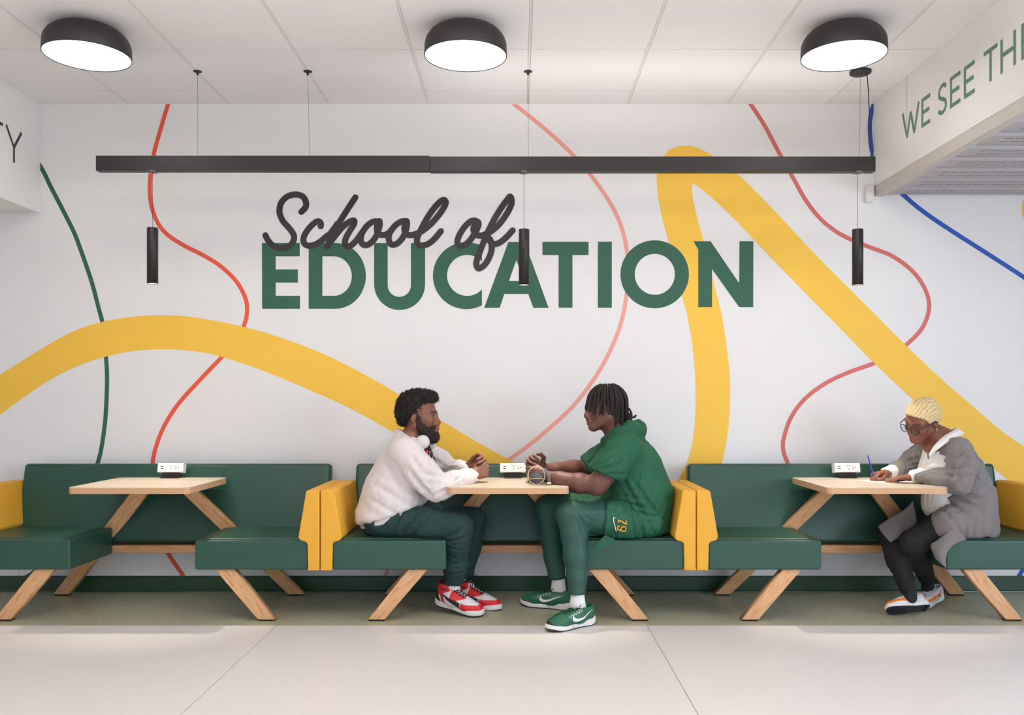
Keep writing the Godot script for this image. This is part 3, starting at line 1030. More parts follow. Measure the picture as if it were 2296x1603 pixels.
func power_boxes() -> void:
	var labs := ["white power outlet box clamped to the back edge of the empty table", "white power outlet box on the table between the two men", "white power outlet box beside the writing woman's hand"]
	var px := [[353.0, 411.0], [1121.0, 1179.0], [1871.0, 1929.0]]
	for i in 3:
		var z := 0.235
		var a := at(px[i][0], 1060, z)
		var b := at(px[i][1], 1041, z)
		var c := Vector3((a.x + b.x) / 2.0, 0.7165, 0.225)
		var t := thing("power_box", c, labs[i], "power outlet", "power outlet boxes on the tables")
		# body: a wedge whose face leans back
		var xf := Transform3D(Basis(Vector3.RIGHT, -0.22), Vector3(c.x, 0.772, 0.212))
		var s := st()
		rbox(s, xf, Vector3(b.x - a.x, 0.054, 0.05), 0.004, 2)
		part("body", s, M.plastic_white, t)
		s = st()
		rbox(s, Transform3D(Basis(), Vector3(c.x, 0.7325, 0.212)), Vector3(0.105, 0.03, 0.03), 0.004, 2)
		part("clamp", s, M.black_soft, t)
		s = st()
		rbox(s, Transform3D(Basis(), Vector3(c.x, 0.7195, 0.225)), Vector3(0.10, 0.006, 0.07), 0.002, 1)
		part("clamp_plate", s, M.black, t)
		s = st()
		for d in [[-0.048, 0.007, 0.016, 0.0045], [-0.048, -0.006, 0.016, 0.0045], [-0.002, 0.01, 0.003, 0.009], [0.012, 0.01, 0.003, 0.009], [0.005, -0.008, 0.005, 0.006], [0.032, 0.008, 0.009, 0.003], [0.032, -0.006, 0.009, 0.003], [0.048, 0.001, 0.006, 0.005]]:
			rbox(s, xf * Transform3D(Basis(), Vector3(d[0], d[1], 0.025)), Vector3(d[2], d[3], 0.0016), 0.0005, 1)
		part("socket_slots", s, M.slot, t)

# ---------------------------------------------------------------- soft bodies: tapered bones and ovals joined into one skin
class Blob:
	var prims := []
	var f := PackedFloat32Array()
	var lo := Vector3.ZERO
	var n := Vector3i.ZERO
	var h := 0.01

	func cone(a: Vector3, b: Vector3, ra: float, rb: float, k := 0.02, cut := false) -> void:
		prims.append([0, a, b, ra, rb, k, cut, Vector3.RIGHT, 1.0])

	# a bone that is s times as wide along w
	func oval(a: Vector3, b: Vector3, ra: float, rb: float, w: Vector3, s: float, k := 0.02) -> void:
		prims.append([1, a, b, ra, rb, k, false, w.normalized(), s])

	func chain(pts: Array, radii: Array, k := 0.02) -> void:
		for i in pts.size() - 1:
			cone(pts[i], pts[i + 1], radii[i], radii[i + 1], k)

	func ochain(pts: Array, radii: Array, w: Vector3, s: float, k := 0.02) -> void:
		for i in pts.size() - 1:
			oval(pts[i], pts[i + 1], radii[i], radii[i + 1], w, s, k)

	func ell(c: Vector3, r: Vector3, basis := Basis(), k := 0.02, cut := false) -> void:
		prims.append([2, c, r, 0.0, 0.0, k, cut, basis.orthonormalized(), 1.0])

	# keeps what lies on the side of point p that n points away from
	func clip(p: Vector3, nrm: Vector3, k := 0.006) -> void:
		prims.append([3, p, nrm.normalized(), 0.0, 0.0, k, true, Vector3.ZERO, 1.0])

	func field(cell: float) -> void:
		h = cell
		var b0 := Vector3.ONE * 1e9
		var b1 := Vector3.ONE * -1e9
		for p in prims:
			if p[6]:
				continue
			var box := reach(p)
			b0 = b0.min(box[0])
			b1 = b1.max(box[1])
		lo = b0 - Vector3.ONE * h * 2.0
		var sz := (b1 - lo) / h
		n = Vector3i(int(sz.x) + 4, int(sz.y) + 4, int(sz.z) + 4)
		f.resize(n.x * n.y * n.z)
		f.fill(1.0)
		for p in prims:
			apply(p)

	func reach(p: Array) -> Array:
		if p[0] == 2:
			var r: Vector3 = p[2]
			var bs: Basis = p[7]
			var e := Vector3(absf(bs.x.x) * r.x + absf(bs.y.x) * r.y + absf(bs.z.x) * r.z, absf(bs.x.y) * r.x + absf(bs.y.y) * r.y + absf(bs.z.y) * r.z, absf(bs.x.z) * r.x + absf(bs.y.z) * r.y + absf(bs.z.z) * r.z)
			return [p[1] - e, p[1] + e]
		var m: float = maxf(p[3], p[4]) * maxf(1.0, p[8])
		var a: Vector3 = p[1]
		var b: Vector3 = p[2]
		return [a.min(b) - Vector3.ONE * m, a.max(b) + Vector3.ONE * m]

	func apply(p: Array) -> void:
		var i0 := Vector3i.ZERO
		var i1 := n
		var k: float = p[5]
		if p[0] != 3:
			var box := reach(p)
			var pad := k + h * 2.5
			var q0: Vector3 = (box[0] - lo - Vector3.ONE * pad) / h
			var q1: Vector3 = (box[1] - lo + Vector3.ONE * pad) / h
			i0 = Vector3i(maxi(0, int(q0.x)), maxi(0, int(q0.y)), maxi(0, int(q0.z)))
			i1 = Vector3i(mini(n.x, int(q1.x) + 2), mini(n.y, int(q1.y) + 2), mini(n.z, int(q1.z) + 2))
		var kind: int = p[0]
		var cut: bool = p[6]
		var a: Vector3 = p[1]
		var ra: float = p[3]
		var rb: float = p[4]
		var ab := Vector3.ZERO
		var inv := 0.0
		var w := Vector3.ZERO
		var sc := 0.0
		var ms := 1.0
		var r := Vector3.ONE
		var bx := Vector3.RIGHT
		var by := Vector3.UP
		var bz := Vector3.BACK
		if kind < 2:
			ab = p[2] - a
			inv = 1.0 / maxf(ab.length_squared(), 1e-9)
			w = p[7]
			sc = 1.0 / p[8] - 1.0
			ms = minf(1.0, p[8])
		elif kind == 2:
			r = p[2]
			bx = p[7].x / r.x
			by = p[7].y / r.y
			bz = p[7].z / r.z
		else:
			w = p[2]
		var ik := 0.25 / maxf(k, 1e-6)
		for z in range(i0.z, i1.z):
			for y in range(i0.y, i1.y):
				var idx := (z * n.y + y) * n.x + i0.x
				var pos := lo + Vector3(i0.x, y, z) * h
				for x in range(i0.x, i1.x):
					var d: float
					var v := pos - a
					if kind == 0:
						var t := clampf(v.dot(ab) * inv, 0.0, 1.0)
						d = (v - ab * t).length() - ra - (rb - ra) * t
					elif kind == 1:
						var t := clampf(v.dot(ab) * inv, 0.0, 1.0)
						v -= ab * t
						v += w * (v.dot(w) * sc)
						d = (v.length() - ra - (rb - ra) * t) * ms
					elif kind == 2:
						var q := Vector3(v.dot(bx), v.dot(by), v.dot(bz))
						var k0 := q.length()
						if k0 < 0.001:
							d = -minf(r.x, minf(r.y, r.z))
						else:
							var g := Vector3(q.x / r.x, q.y / r.y, q.z / r.z).length()
							d = k0 * (k0 - 1.0) / g
					else:
						d = v.dot(w)
					var o := f[idx]
					if cut:
						if kind != 3:
							d = -d
						var hh := maxf(k - absf(o - d), 0.0)
						f[idx] = maxf(o, d) + hh * hh * ik
					else:
						var hh := maxf(k - absf(o - d), 0.0)
						f[idx] = minf(o, d) - hh * hh * ik
					idx += 1
					pos.x += h

	func sample(p: Vector3) -> float:
		var q := (p - lo) / h
		var x := int(q.x)
		var y := int(q.y)
		var z := int(q.z)
		if q.x < 0.0 or q.y < 0.0 or q.z < 0.0 or x >= n.x - 1 or y >= n.y - 1 or z >= n.z - 1:
			return 1.0
		var fx := q.x - x
		var fy := q.y - y
		var fz := q.z - z
		var i := (z * n.y + y) * n.x + x
		var sy := n.x
		var sz := n.x * n.y
		var a := lerpf(lerpf(f[i], f[i + 1], fx), lerpf(f[i + sy], f[i + sy + 1], fx), fy)
		var b := lerpf(lerpf(f[i + sz], f[i + sz + 1], fx), lerpf(f[i + sz + sy], f[i + sz + sy + 1], fx), fy)
		return lerpf(a, b, fz)

	# one smooth skin: V vertices, I triangles
	func skin(colour: Variant = null, bend: Variant = null, passes := 1) -> Array:
		var V := PackedVector3Array()
		var I := PackedInt32Array()
		var ids := PackedInt32Array()
		ids.resize(f.size())
		ids.fill(-1)
		var sx := 1
		var sy := n.x
		var sz := n.x * n.y
		var off := [0, sx, sy, sx + sy, sz, sx + sz, sy + sz, sx + sy + sz]
		var lim := h * 3.0
		var cp := [Vector3(0, 0, 0), Vector3(1, 0, 0), Vector3(0, 1, 0), Vector3(1, 1, 0), Vector3(0, 0, 1), Vector3(1, 0, 1), Vector3(0, 1, 1), Vector3(1, 1, 1)]
		var edges := [[0, 1], [2, 3], [4, 5], [6, 7], [0, 2], [1, 3], [4, 6], [5, 7], [0, 4], [1, 5], [2, 6], [3, 7]]
		for z in n.z - 1:
			for y in n.y - 1:
				var i := (z * n.y + y) * n.x - 1
				for x in n.x - 1:
					i += 1
					if absf(f[i]) > lim:
						continue
					var mask := 0
					for c in 8:
						if f[i + off[c]] < 0.0:
							mask |= 1 << c
					if mask == 0 or mask == 255:
						continue
					var sum := Vector3.ZERO
					var cnt := 0
					for e in edges:
						var s0: bool = (mask >> e[0]) & 1
						var s1: bool = (mask >> e[1]) & 1
						if s0 != s1:
							var a := f[i + off[e[0]]]
							var b := f[i + off[e[1]]]
							sum += cp[e[0]].lerp(cp[e[1]], a / (a - b))
							cnt += 1
					ids[i] = V.size()
					V.append(lo + (Vector3(x, y, z) + sum / cnt) * h)
		for z in range(1, n.z - 1):
			for y in range(1, n.y - 1):
				var i := (z * n.y + y) * n.x
				for x in range(1, n.x - 1):
					i += 1
					var a := f[i]
					if absf(a) > lim:
						continue
					var ins := a < 0.0
					for ax in 3:
						var s: int = [sx, sy, sz][ax]
						if ins == (f[i + s] < 0.0):
							continue
						var u: int = [sy, sz, sx][ax]
						var v: int = [sz, sx, sy][ax]
						var q0 := ids[i - u - v]
						var q1 := ids[i - v]
						var q2 := ids[i]
						var q3 := ids[i - u]
						if q0 < 0 or q1 < 0 or q2 < 0 or q3 < 0:
							continue
						if ins:
							I.append_array([q0, q2, q1, q0, q3, q2])
						else:
							I.append_array([q0, q1, q2, q0, q2, q3])
		for it in passes:
			V = smooth(V, I)
		var N := normals(V, I)
		if bend != null:
			for i in V.size():
				V[i] = V[i] + N[i] * float(bend.call(V[i], N[i]))
			N = normals(V, I)
		var C := PackedColorArray()
		if colour != null:
			C.resize(V.size())
			for i in V.size():
				C[i] = colour.call(V[i], N[i])
		return [V, N, I, C]

	func smooth(V: PackedVector3Array, I: PackedInt32Array) -> PackedVector3Array:
		var S := PackedVector3Array()
		S.resize(V.size())
		var W := PackedFloat32Array()
		W.resize(V.size())
		for t in range(0, I.size(), 3):
			var a := I[t]
			var b := I[t + 1]
			var c := I[t + 2]
			S[a] += V[b] + V[c]
			S[b] += V[a] + V[c]
			S[c] += V[a] + V[b]
			W[a] += 2.0
			W[b] += 2.0
			W[c] += 2.0
		for i in V.size():
			if W[i] > 0.0:
				S[i] = V[i].lerp(S[i] / W[i], 0.5)
			else:
				S[i] = V[i]
		return S

	func normals(V: PackedVector3Array, I: PackedInt32Array) -> PackedVector3Array:
		var N := PackedVector3Array()
		N.resize(V.size())
		for t in range(0, I.size(), 3):
			var a := I[t]
			var b := I[t + 1]
			var c := I[t + 2]
			var g := (V[c] - V[a]).cross(V[b] - V[a])
			N[a] += g
			N[b] += g
			N[c] += g
		for i in N.size():
			N[i] = N[i].normalized()
		return N

	static func join(list: Array) -> ArrayMesh:
		var V := PackedVector3Array()
		var N := PackedVector3Array()
		var I := PackedInt32Array()
		var C := PackedColorArray()
		for l in list:
			var base := V.size()
			V.append_array(l[0])
			N.append_array(l[1])
			for i in l[2]:
				I.append(i + base)
			C.append_array(l[3])
		var arr := []
		arr.resize(Mesh.ARRAY_MAX)
		arr[Mesh.ARRAY_VERTEX] = V
		arr[Mesh.ARRAY_NORMAL] = N
		arr[Mesh.ARRAY_INDEX] = I
		if C.size() == V.size():
			arr[Mesh.ARRAY_COLOR] = C
		var m := ArrayMesh.new()
		m.add_surface_from_arrays(Mesh.PRIMITIVE_TRIANGLES, arr)
		return m

func blob_part(called: String, b: Blob, cell: float, m: Material, parent: Node3D, colour: Variant = null, bend: Variant = null, passes := 1) -> MeshInstance3D:
	b.field(cell)
	return part(called, Blob.join([b.skin(colour, bend, passes)]), m, parent)

func noise3(freq: float, sd: int, oct := 2) -> FastNoiseLite:
	var n := FastNoiseLite.new()
	n.noise_type = FastNoiseLite.TYPE_SIMPLEX_SMOOTH
	n.frequency = freq
	n.fractal_octaves = oct
	n.seed = sd
	return n

func lin(r: float, g: float, b: float) -> Color:
	return c8(r, g, b).srgb_to_linear()

# ---------------------------------------------------------------- people
var cloth_tex: NoiseTexture2D
var knit_tex: NoiseTexture2D

func vmat(rough := 0.6) -> StandardMaterial3D:
	var m := mt(Color.WHITE, rough)
	m.vertex_color_use_as_albedo = true
	return m

func cloth(c: Color, rough := 0.85, sheen := 0.25, cm := 0.03, scale := 30.0) -> StandardMaterial3D:
	var m := relief(mt(c, rough), cloth_tex, cm, scale)
	m.rim_enabled = sheen > 0.0
	m.rim = sheen
	m.rim_tint = 0.7
	return m

# folds: noise drawn out along a direction, with sharp valleys between soft ridges
func folds(nz: FastNoiseLite, dir: Vector3, stretch: float, amp: float) -> Callable:
	var w := dir.normalized()
	return func(p: Vector3, _n: Vector3) -> float:
		var q := p - w * (p.dot(w) * (1.0 - 1.0 / stretch))
		var v := nz.get_noise_3dv(q)
		var r := 1.0 - minf(1.0, absf(nz.get_noise_3dv(q * 0.8 + Vector3(3, 1, 2))) * 2.2)
		return amp * (0.5 * v + 0.3 - 0.75 * r * r * r)

# drawn creases on the viewer's side of a garment: [x, y, x, y, width, depth] in sheet points, each a valley with a ridge on either side
func creases(list: Array, zc: float) -> Callable:
	var L := []
	for c in list:
		var a := at(c[0], c[1], zc)
		var b := at(c[2], c[3], zc)
		L.append([Vector2(a.x, a.y), Vector2(b.x, b.y), c[4] / 1000.0, c[5] / 1000.0])
	return func(p: Vector3, n: Vector3) -> float:
		if n.z < 0.05:
			return 0.0
		var q := Vector2(p.x, p.y)
		var d := 0.0
		for c in L:
			var ab: Vector2 = c[1] - c[0]
			var t: float = (q - c[0]).dot(ab) / ab.length_squared()
			if t < -0.3 or t > 1.3:
				continue
			var side: float = absf((q - c[0]).cross(ab)) / ab.length() / c[2]
			if side > 3.0:
				continue
			var fade: float = smoothstep(-0.3, 0.25, t) * (1.0 - smoothstep(0.75, 1.3, t))
			d += c[3] * fade * (-exp(-side * side) + 0.6 * exp(-(side - 1.7) * (side - 1.7)))
		return d * smoothstep(0.05, 0.4, n.z)

# where the finished cloth lies in depth at (x, y): the foremost skin there
func drape(data: Array, x: float, y: float) -> float:
	var V: PackedVector3Array = data[0]
	var N: PackedVector3Array = data[1]
	var best := -9.0
	var near := 0.016
	for i in V.size():
		if N[i].z > 0.1:
			var d := Vector2(V[i].x - x, V[i].y - y).length()
			if d < near and V[i].z > best:
				best = V[i].z
	return best

# a head in its own frame (x to the face, y up) put into the room by T
func head_shape(b: Blob, T: Transform3D, slim := 1.0, nose := 1.0, smile := 0.0) -> void:
	var B := T.basis
	var sc := B.get_scale().x
	var e := func(c: Vector3, r: Vector3, k: float, cut := false) -> void:
		b.ell(T * c, r * sc, B, k, cut)
	var c := func(p: Vector3, q: Vector3, ra: float, rb: float, k: float) -> void:
		b.cone(T * p, T * q, ra * sc, rb * sc, k)
	e.call(Vector3(-0.014, 0.036, 0), Vector3(0.099, 0.083, 0.077), 0.02)
	e.call(Vector3(0.028, -0.03, 0), Vector3(0.063, 0.078, 0.060 * slim), 0.03)
	e.call(Vector3(0.066, -0.099, 0), Vector3(0.026, 0.02, 0.026), 0.02)
	for s in [-1.0, 1.0]:
		c.call(Vector3(-0.008, -0.052, 0.055 * s * slim), Vector3(0.062, -0.099, 0.018 * s), 0.02, 0.017, 0.03)
		e.call(Vector3(0.058, -0.028 + 0.004 * smile, 0.040 * s), Vector3(0.029, 0.022 + 0.004 * smile, 0.022), 0.02)
		c.call(Vector3(0.083, 0.016, 0.006 * s), Vector3(0.064, 0.018, 0.048 * s), 0.012, 0.011, 0.015)
		e.call(Vector3(0.0940, -0.0420, 0.0145 * s), Vector3(0.0115, 0.0085, 0.0095) * nose, 0.008)
		# socket, then the lidded ball of the eye
		e.call(Vector3(0.092, -0.001, 0.032 * s), Vector3(0.013, 0.0095, 0.017), 0.012, true)
		e.call(Vector3(0.073, -0.001, 0.032 * s), Vector3(0.0135, 0.0125, 0.0155), 0.004)
		# ear
		var eb := B * Basis(Vector3.RIGHT, 0.0) * Basis(Vector3.UP, 0.35 * s) * Basis(Vector3(0, 0, 1), -0.18)
		b.ell(T * Vector3(-0.010, -0.012, 0.077 * s), Vector3(0.0165, 0.0265, 0.0090) * sc, eb, 0.005)
		b.ell(T * Vector3(-0.008, -0.008, 0.0875 * s), Vector3(0.0095, 0.0165, 0.0085) * sc, eb, 0.002, true)
		b.ell(T * Vector3(-0.001, -0.014, 0.0845 * s), Vector3(0.0045, 0.008, 0.005) * sc, eb, 0.003)
	c.call(Vector3(0.086, 0.006, 0), Vector3(0.1045, -0.035, 0), 0.0095, 0.0122 * nose, 0.018)
	e.call(Vector3(0.086, -0.056, 0), Vector3(0.0165, 0.014, 0.024), 0.012)
	# lips and the line between them
	var mw := 0.024 + 0.004 * smile
	c.call(Vector3(0.094, -0.067, -0.010), Vector3(0.094, -0.067, 0.010), 0.0085, 0.0085, 0.008)
	for s in [-1.0, 1.0]:
		c.call(Vector3(0.094, -0.067, 0.008 * s), Vector3(0.081, -0.071 + 0.005 * smile, mw * s), 0.008, 0.004, 0.006)
		c.call(Vector3(0.0925, -0.0805, 0.005 * s), Vector3(0.081, -0.0745 + 0.005 * smile, mw * s), 0.009, 0.004, 0.006)
	b.ell(T * Vector3(0.1045, -0.0735, 0), Vector3(0.012, 0.0019, 0.021) * sc, B, 0.003, true)

# eyes: a white with a dark iris, between the lids
func eyes(T: Transform3D, parent: Node3D, look := Vector3(1, -0.1, 0), lid := 0.0, open := 1.0) -> void:
	var sc := T.basis.get_scale().x
	for s in [-1.0, 1.0]:
		var at_eye := T * Vector3(0.0738 + 0.0014 * open, -0.001 - lid, 0.032 * s)
		var m := SphereMesh.new()
		m.radius = 0.0117 * sc
		m.height = 0.0234 * sc
		m.radial_segments = 20
		m.rings = 10
		var s0 := st()
		s0.append_from(m, 0, Transform3D(Basis(), at_eye))
		var o := part("eye", s0, M.eye_white, parent)
		var d := (T.basis.orthonormalized() * look.normalized())
		var s1 := st()
		var m2 := SphereMesh.new()
		m2.radius = 0.0066 * sc
		m2.height = 0.0132 * sc
		m2.radial_segments = 14
		m2.rings = 8
		s1.append_from(m2, 0, Transform3D(Basis(), at_eye + d * 0.0060 * sc))
		part("iris", s1, M.iris, o)

# a hand: wrist, direction to the knuckles, palm normal, side of the thumb; curls in degrees per joint for index to little finger
func hand(b: Blob, wrist: Vector3, fwd: Vector3, palm: Vector3, curls: Array, thumb: Array, side := 1.0, sc := 1.0) -> Dictionary:
	var F := fwd.normalized()
	var N := (palm - F * palm.dot(F)).normalized()
	var S := F.cross(N) * side             # towards the thumb
	var tips := []
	b.oval(wrist - F * 0.01 * sc, wrist + F * 0.028 * sc, 0.022 * sc, 0.021 * sc, S, 1.25, 0.012)
	var spread := [0.031, 0.0105, -0.0105, -0.031]
	var fw := [0.088, 0.093, 0.088, 0.078]
	var lens := [[0.044, 0.026, 0.021], [0.049, 0.030, 0.022], [0.045, 0.028, 0.021], [0.035, 0.021, 0.019]]
	var rad := [0.0092, 0.0094, 0.0089, 0.0079]
	for i in 4:
		var k: Vector3 = wrist + (F * fw[i] + S * spread[i]) * sc
		b.cone(wrist + (F * 0.02 + S * spread[i] * 0.55) * sc, k, 0.0155 * sc, 0.0125 * sc, 0.012)
		var dir := F
		var at_j := k
		var cu: Array = curls[i]
		for j in 3:
			dir = dir.rotated(F.cross(N).normalized(), 0.0)
			var ang := deg_to_rad(cu[j])
			var ax := F.cross(N).normalized()
			dir = dir.rotated(ax, ang)
			var nx: Vector3 = at_j + dir * lens[i][j] * sc
			b.cone(at_j, nx, rad[i] * (1.06 - 0.08 * j) * sc, rad[i] * (0.98 - 0.09 * j) * sc, 0.004 if j > 0 else 0.006)
			at_j = nx
		tips.append([at_j, dir, N])
	var tb := wrist + (F * 0.028 + S * 0.026 + N * 0.006) * sc
	b.cone(wrist + (F * 0.012 + S * 0.012) * sc, tb, 0.018 * sc, 0.0155 * sc, 0.012)
	var q := tb
	var tl := [0.040, 0.032, 0.026]
	var tr := [0.0145, 0.0112, 0.0098, 0.0080]
	for j in 3:
		var tv: Vector3 = thumb[j]
		var d := (F * tv.x + S * tv.y + N * tv.z).normalized()
		var nx2: Vector3 = q + d * tl[j] * sc
		b.cone(q, nx2, tr[j] * sc, tr[j + 1] * sc, 0.006)
		q = nx2
		if j == 2:
			tips.append([q, d, N])
	return {"tips": tips, "F": F, "N": N, "S": S}

func nails(H: Dictionary, parent: Node3D, m: Material) -> void:
	for i in 4:
		var t = H.tips[i]
		var dir: Vector3 = t[1]
		var ax: Vector3 = H.F.cross(H.N).normalized()
		var back := ax.cross(dir).normalized()
		if back.dot(dir.rotated(ax, 0.01) - dir) > 0.0:
			back = -back
		var s := st()
		rbox(s, Transform3D(Basis(ax, back, ax.cross(back)), t[0] + back * 0.0066 - dir * 0.002), Vector3(0.0085, 0.0016, 0.011), 0.0007, 1)
		part("fingernail", s, m, parent)

# a shoe in its own frame: x to the toe, y up, z to the right, its heel at the origin on the ground
func shoe_upper(L: float, high: bool) -> Blob:
	var b := Blob.new()
	var k := L / 0.30
	var W := Vector3(0, 0, 1)
	b.oval(Vector3(0.045, 0.055, 0) * k, Vector3(0.11, 0.056, 0) * k, 0.036 * k, 0.040 * k, W, 0.95, 0.02)
	b.oval(Vector3(0.11, 0.054, 0.001) * k, Vector3(0.205, 0.042, 0.004) * k, 0.041 * k, 0.034 * k, W, 1.28, 0.03)
	b.oval(Vector3(0.205, 0.042, 0.004) * k, Vector3(0.262, 0.038, -0.002) * k, 0.034 * k, 0.026 * k, W, 1.3, 0.02)
	b.cone(Vector3(0.075, 0.085, 0) * k, Vector3(0.165, 0.066, 0) * k, 0.030 * k, 0.023 * k, 0.03)
	if high:
		b.oval(Vector3(0.05, 0.06, 0) * k, Vector3(0.053, 0.135, 0) * k, 0.041 * k, 0.042 * k, W, 0.9, 0.02)
		b.cone(Vector3(0.09, 0.085, 0) * k, Vector3(0.098, 0.15, 0) * k, 0.024 * k, 0.02 * k, 0.02)
		b.clip(Vector3(0.05, 0.142, 0) * k, Vector3(-0.25, 1, 0), 0.008)
		b.cone(Vector3(0.055, 0.11, 0) * k, Vector3(0.05, 0.22, 0) * k, 0.032 * k, 0.034 * k, 0.006, true)
	else:
		b.oval(Vector3(0.047, 0.06, 0) * k, Vector3(0.046, 0.092, 0) * k, 0.038 * k, 0.036 * k, W, 0.92, 0.02)
		b.cone(Vector3(0.095, 0.08, 0) * k, Vector3(0.102, 0.105, 0) * k, 0.024 * k, 0.018 * k, 0.02)
		b.clip(Vector3(0.05, 0.098, 0) * k, Vector3(0.12, 1, 0), 0.008)
		b.cone(Vector3(0.055, 0.085, 0) * k, Vector3(0.05, 0.16, 0) * k, 0.028 * k, 0.034 * k, 0.006, true)
	b.clip(Vector3(0, 0.020 * k, 0), Vector3(0, -1, 0), 0.002)
	return b

func sole_plan(L: float, grow: float) -> PackedVector2Array:
	var k := L / 0.30
	var q := []
	for p in [[0.002, 0.0], [0.012, 0.025], [0.05, 0.034], [0.11, 0.033], [0.17, 0.041], [0.22, 0.046], [0.262, 0.040], [0.288, 0.022], [0.296, 0.0], [0.288, -0.024], [0.258, -0.040], [0.21, -0.043], [0.15, -0.036], [0.1, -0.030], [0.05, -0.033], [0.012, -0.025]]:
		q.append(Vector2(p[0] * k, p[1] * k) * 1.0)
	var sp := spline(q, 4, true)
	var o := Geometry2D.offset_polygon(sp, grow, Geometry2D.JOIN_ROUND)
	return o[0]

# the midsole: its plan swept up to a height that changes from heel to toe
func midsole(s: SurfaceTool, L: float, T: Transform3D, heel_h: float, toe_h: float, rocker: float, y0: float, grow: float) -> void:
	var k := L / 0.30
	var plan := sole_plan(L, grow)
	var n := plan.size()
	var rings := []
	for lv in [[0.0, -0.003], [0.18, 0.0], [0.55, 0.0012], [0.85, 0.0], [1.0, -0.0025]]:
		var ring := []
		for q in plan:
			var t := clampf(q.x / L, 0.0, 1.0)
			var hgt := lerpf(heel_h, toe_h, smoothstep(0.1, 0.7, t)) * k + 0.004 * k * smoothstep(0.85, 1.0, t)
			var lift := rocker * k * smoothstep(0.72, 1.0, t) + rocker * 0.5 * k * (1.0 - smoothstep(0.0, 0.12, t))
			var c := Vector2(0.15 * k, 0)
			var g: Vector2 = q + (q - c).normalized() * lv[1]
			ring.append(T * Vector3(g.x, y0 + lift + (hgt - y0) * lv[0], g.y))
		rings.append(ring)
	s.set_smooth_group(1)
	for i in rings.size() - 1:
		for j in n:
			var j2 := (j + 1) % n
			quad(s, rings[i][j2], rings[i][j], rings[i + 1][j], rings[i + 1][j2])
	s.set_smooth_group(2)
	var top: Array = rings[rings.size() - 1]
	var bot: Array = rings[0]
	var ct := Vector3.ZERO
	var cb := Vector3.ZERO
	for j in n:
		ct += top[j] / n
		cb += bot[j] / n
	for j in n:
		var j2 := (j + 1) % n
		for v in [ct, top[j2], top[j], cb, bot[j], bot[j2]]:
			s.add_vertex(v)

# one coat of colour over another inside a signed distance (in metres of the shoe)
func coat(c: Color, over: Color, d: float) -> Color:
	return c.lerp(over, clampf(0.5 - d / 0.0026, 0.0, 1.0))

# a shoe: T puts its frame into the room; tick draws the curved mark on the side sg
func shoe(called_label: String, T: Transform3D, L: float, high: bool, parent: Node3D, colour: Callable, mid: Material, out: Material, lace: Material, sole: Array, tick_side := 0.0) -> MeshInstance3D:
	var k := L / 0.30
	var b := shoe_upper(L, high)
	b.field(0.0026)
	var data := b.skin(colour, null, 1)
	var marks := st()
	if tick_side != 0.0:
		var top := spline(v2s([0.030, 0.084, 0.070, 0.072, 0.11, 0.058, 0.140, 0.053, 0.158, 0.060, 0.162, 0.072]), 6)
		var low := spline(v2s([0.030, 0.084, 0.080, 0.062, 0.12, 0.044, 0.152, 0.039, 0.170, 0.050, 0.163, 0.073]), 6)
		var prev := []
		for i in top.size():
			var row := []
			for e in 3:
				var q := top[i].lerp(low[i], e / 2.0) * k
				var z := 0.08
				while z > 0.0 and b.sample(Vector3(q.x, q.y, z * tick_side)) > 0.0:
					z -= 0.0008
				row.append(T * Vector3(q.x, q.y, (z + 0.0016) * tick_side))
			if i > 0:
				for e in 2:
					var qd := [prev[e], row[e], row[e + 1], prev[e + 1]]
					var order := [0, 1, 2, 0, 2, 3] if tick_side > 0 else [0, 2, 1, 0, 3, 2]
					for v in order:
						marks.set_normal((T.basis * Vector3(0, 0.3, tick_side)).normalized())
						marks.add_vertex(qd[v])
			prev = row
	for i in data[0].size():
		data[0][i] = T * data[0][i]
		data[1][i] = (T.basis * data[1][i]).normalized()
	var o := part("shoe", Blob.join([data]), M.shoe_vc, parent)
	if called_label != "":
		o.set_meta("label", called_label)
	if tick_side != 0.0:
		part("white_tick", marks, M.lace_white, o)
	var s := st()
	midsole(s, L, T, sole[0], sole[1], sole[2], 0.005 * k, 0.0015)
	s.generate_normals()
	part("midsole", s, mid, o)
	s = st()
	midsole(s, L, T, 0.0065, 0.0065, sole[2], 0.0, 0.0)
	s.generate_normals()
	part("outsole", s, out, o)
	# laces across the instep
	s = st()
	for i in 5:
		var t := i / 4.0
		var x := lerpf(0.108, 0.178, t) * k
		var zz := lerpf(0.026, 0.022, t) * k
		for sg in [-1.0, 1.0]:
			var w := []
			for e in 7:
				var f := e / 6.0
				var px := x + 0.016 * k * f
				var pz := lerpf(-zz * sg, zz * sg, f)
				var y := 0.17 * k
				while y > 0.03 and b.sample(Vector3(px, y, pz)) > 0.0:
					y -= 0.001
				w.append(T * Vector3(px, y + 0.0018 + 0.0012 * sin(f * PI), pz))
			tube(s, w, 0.0025, 6)
	# the bow
	for sg in [-1.0, 1.0]:
		var y := 0.17 * k
		while y > 0.03 and b.sample(Vector3(0.108 * k, y, 0)) > 0.0:
			y -= 0.001
		var loop := [Vector3(0.108, 0, 0), Vector3(0.100, 0.012, 0.016 * sg), Vector3(0.112, 0.010, 0.032 * sg), Vector3(0.122, 0.002, 0.026 * sg), Vector3(0.110, 0.002, 0.002 * sg)]
		var w := []
		for q in spline3(loop, 5):
			w.append(T * (q * k + Vector3(0, y + 0.003, 0)))
		tube(s, w, 0.0022, 6)
		w = []
		for q in spline3([Vector3(0.110, 0.002, 0), Vector3(0.124, -0.004, 0.022 * sg), Vector3(0.132, -0.030, 0.035 * sg)], 5):
			w.append(T * (q * k + Vector3(0, y + 0.003, 0)))
		tube(s, w, 0.0022, 6)
	part("laces", s, lace, o)
	return o

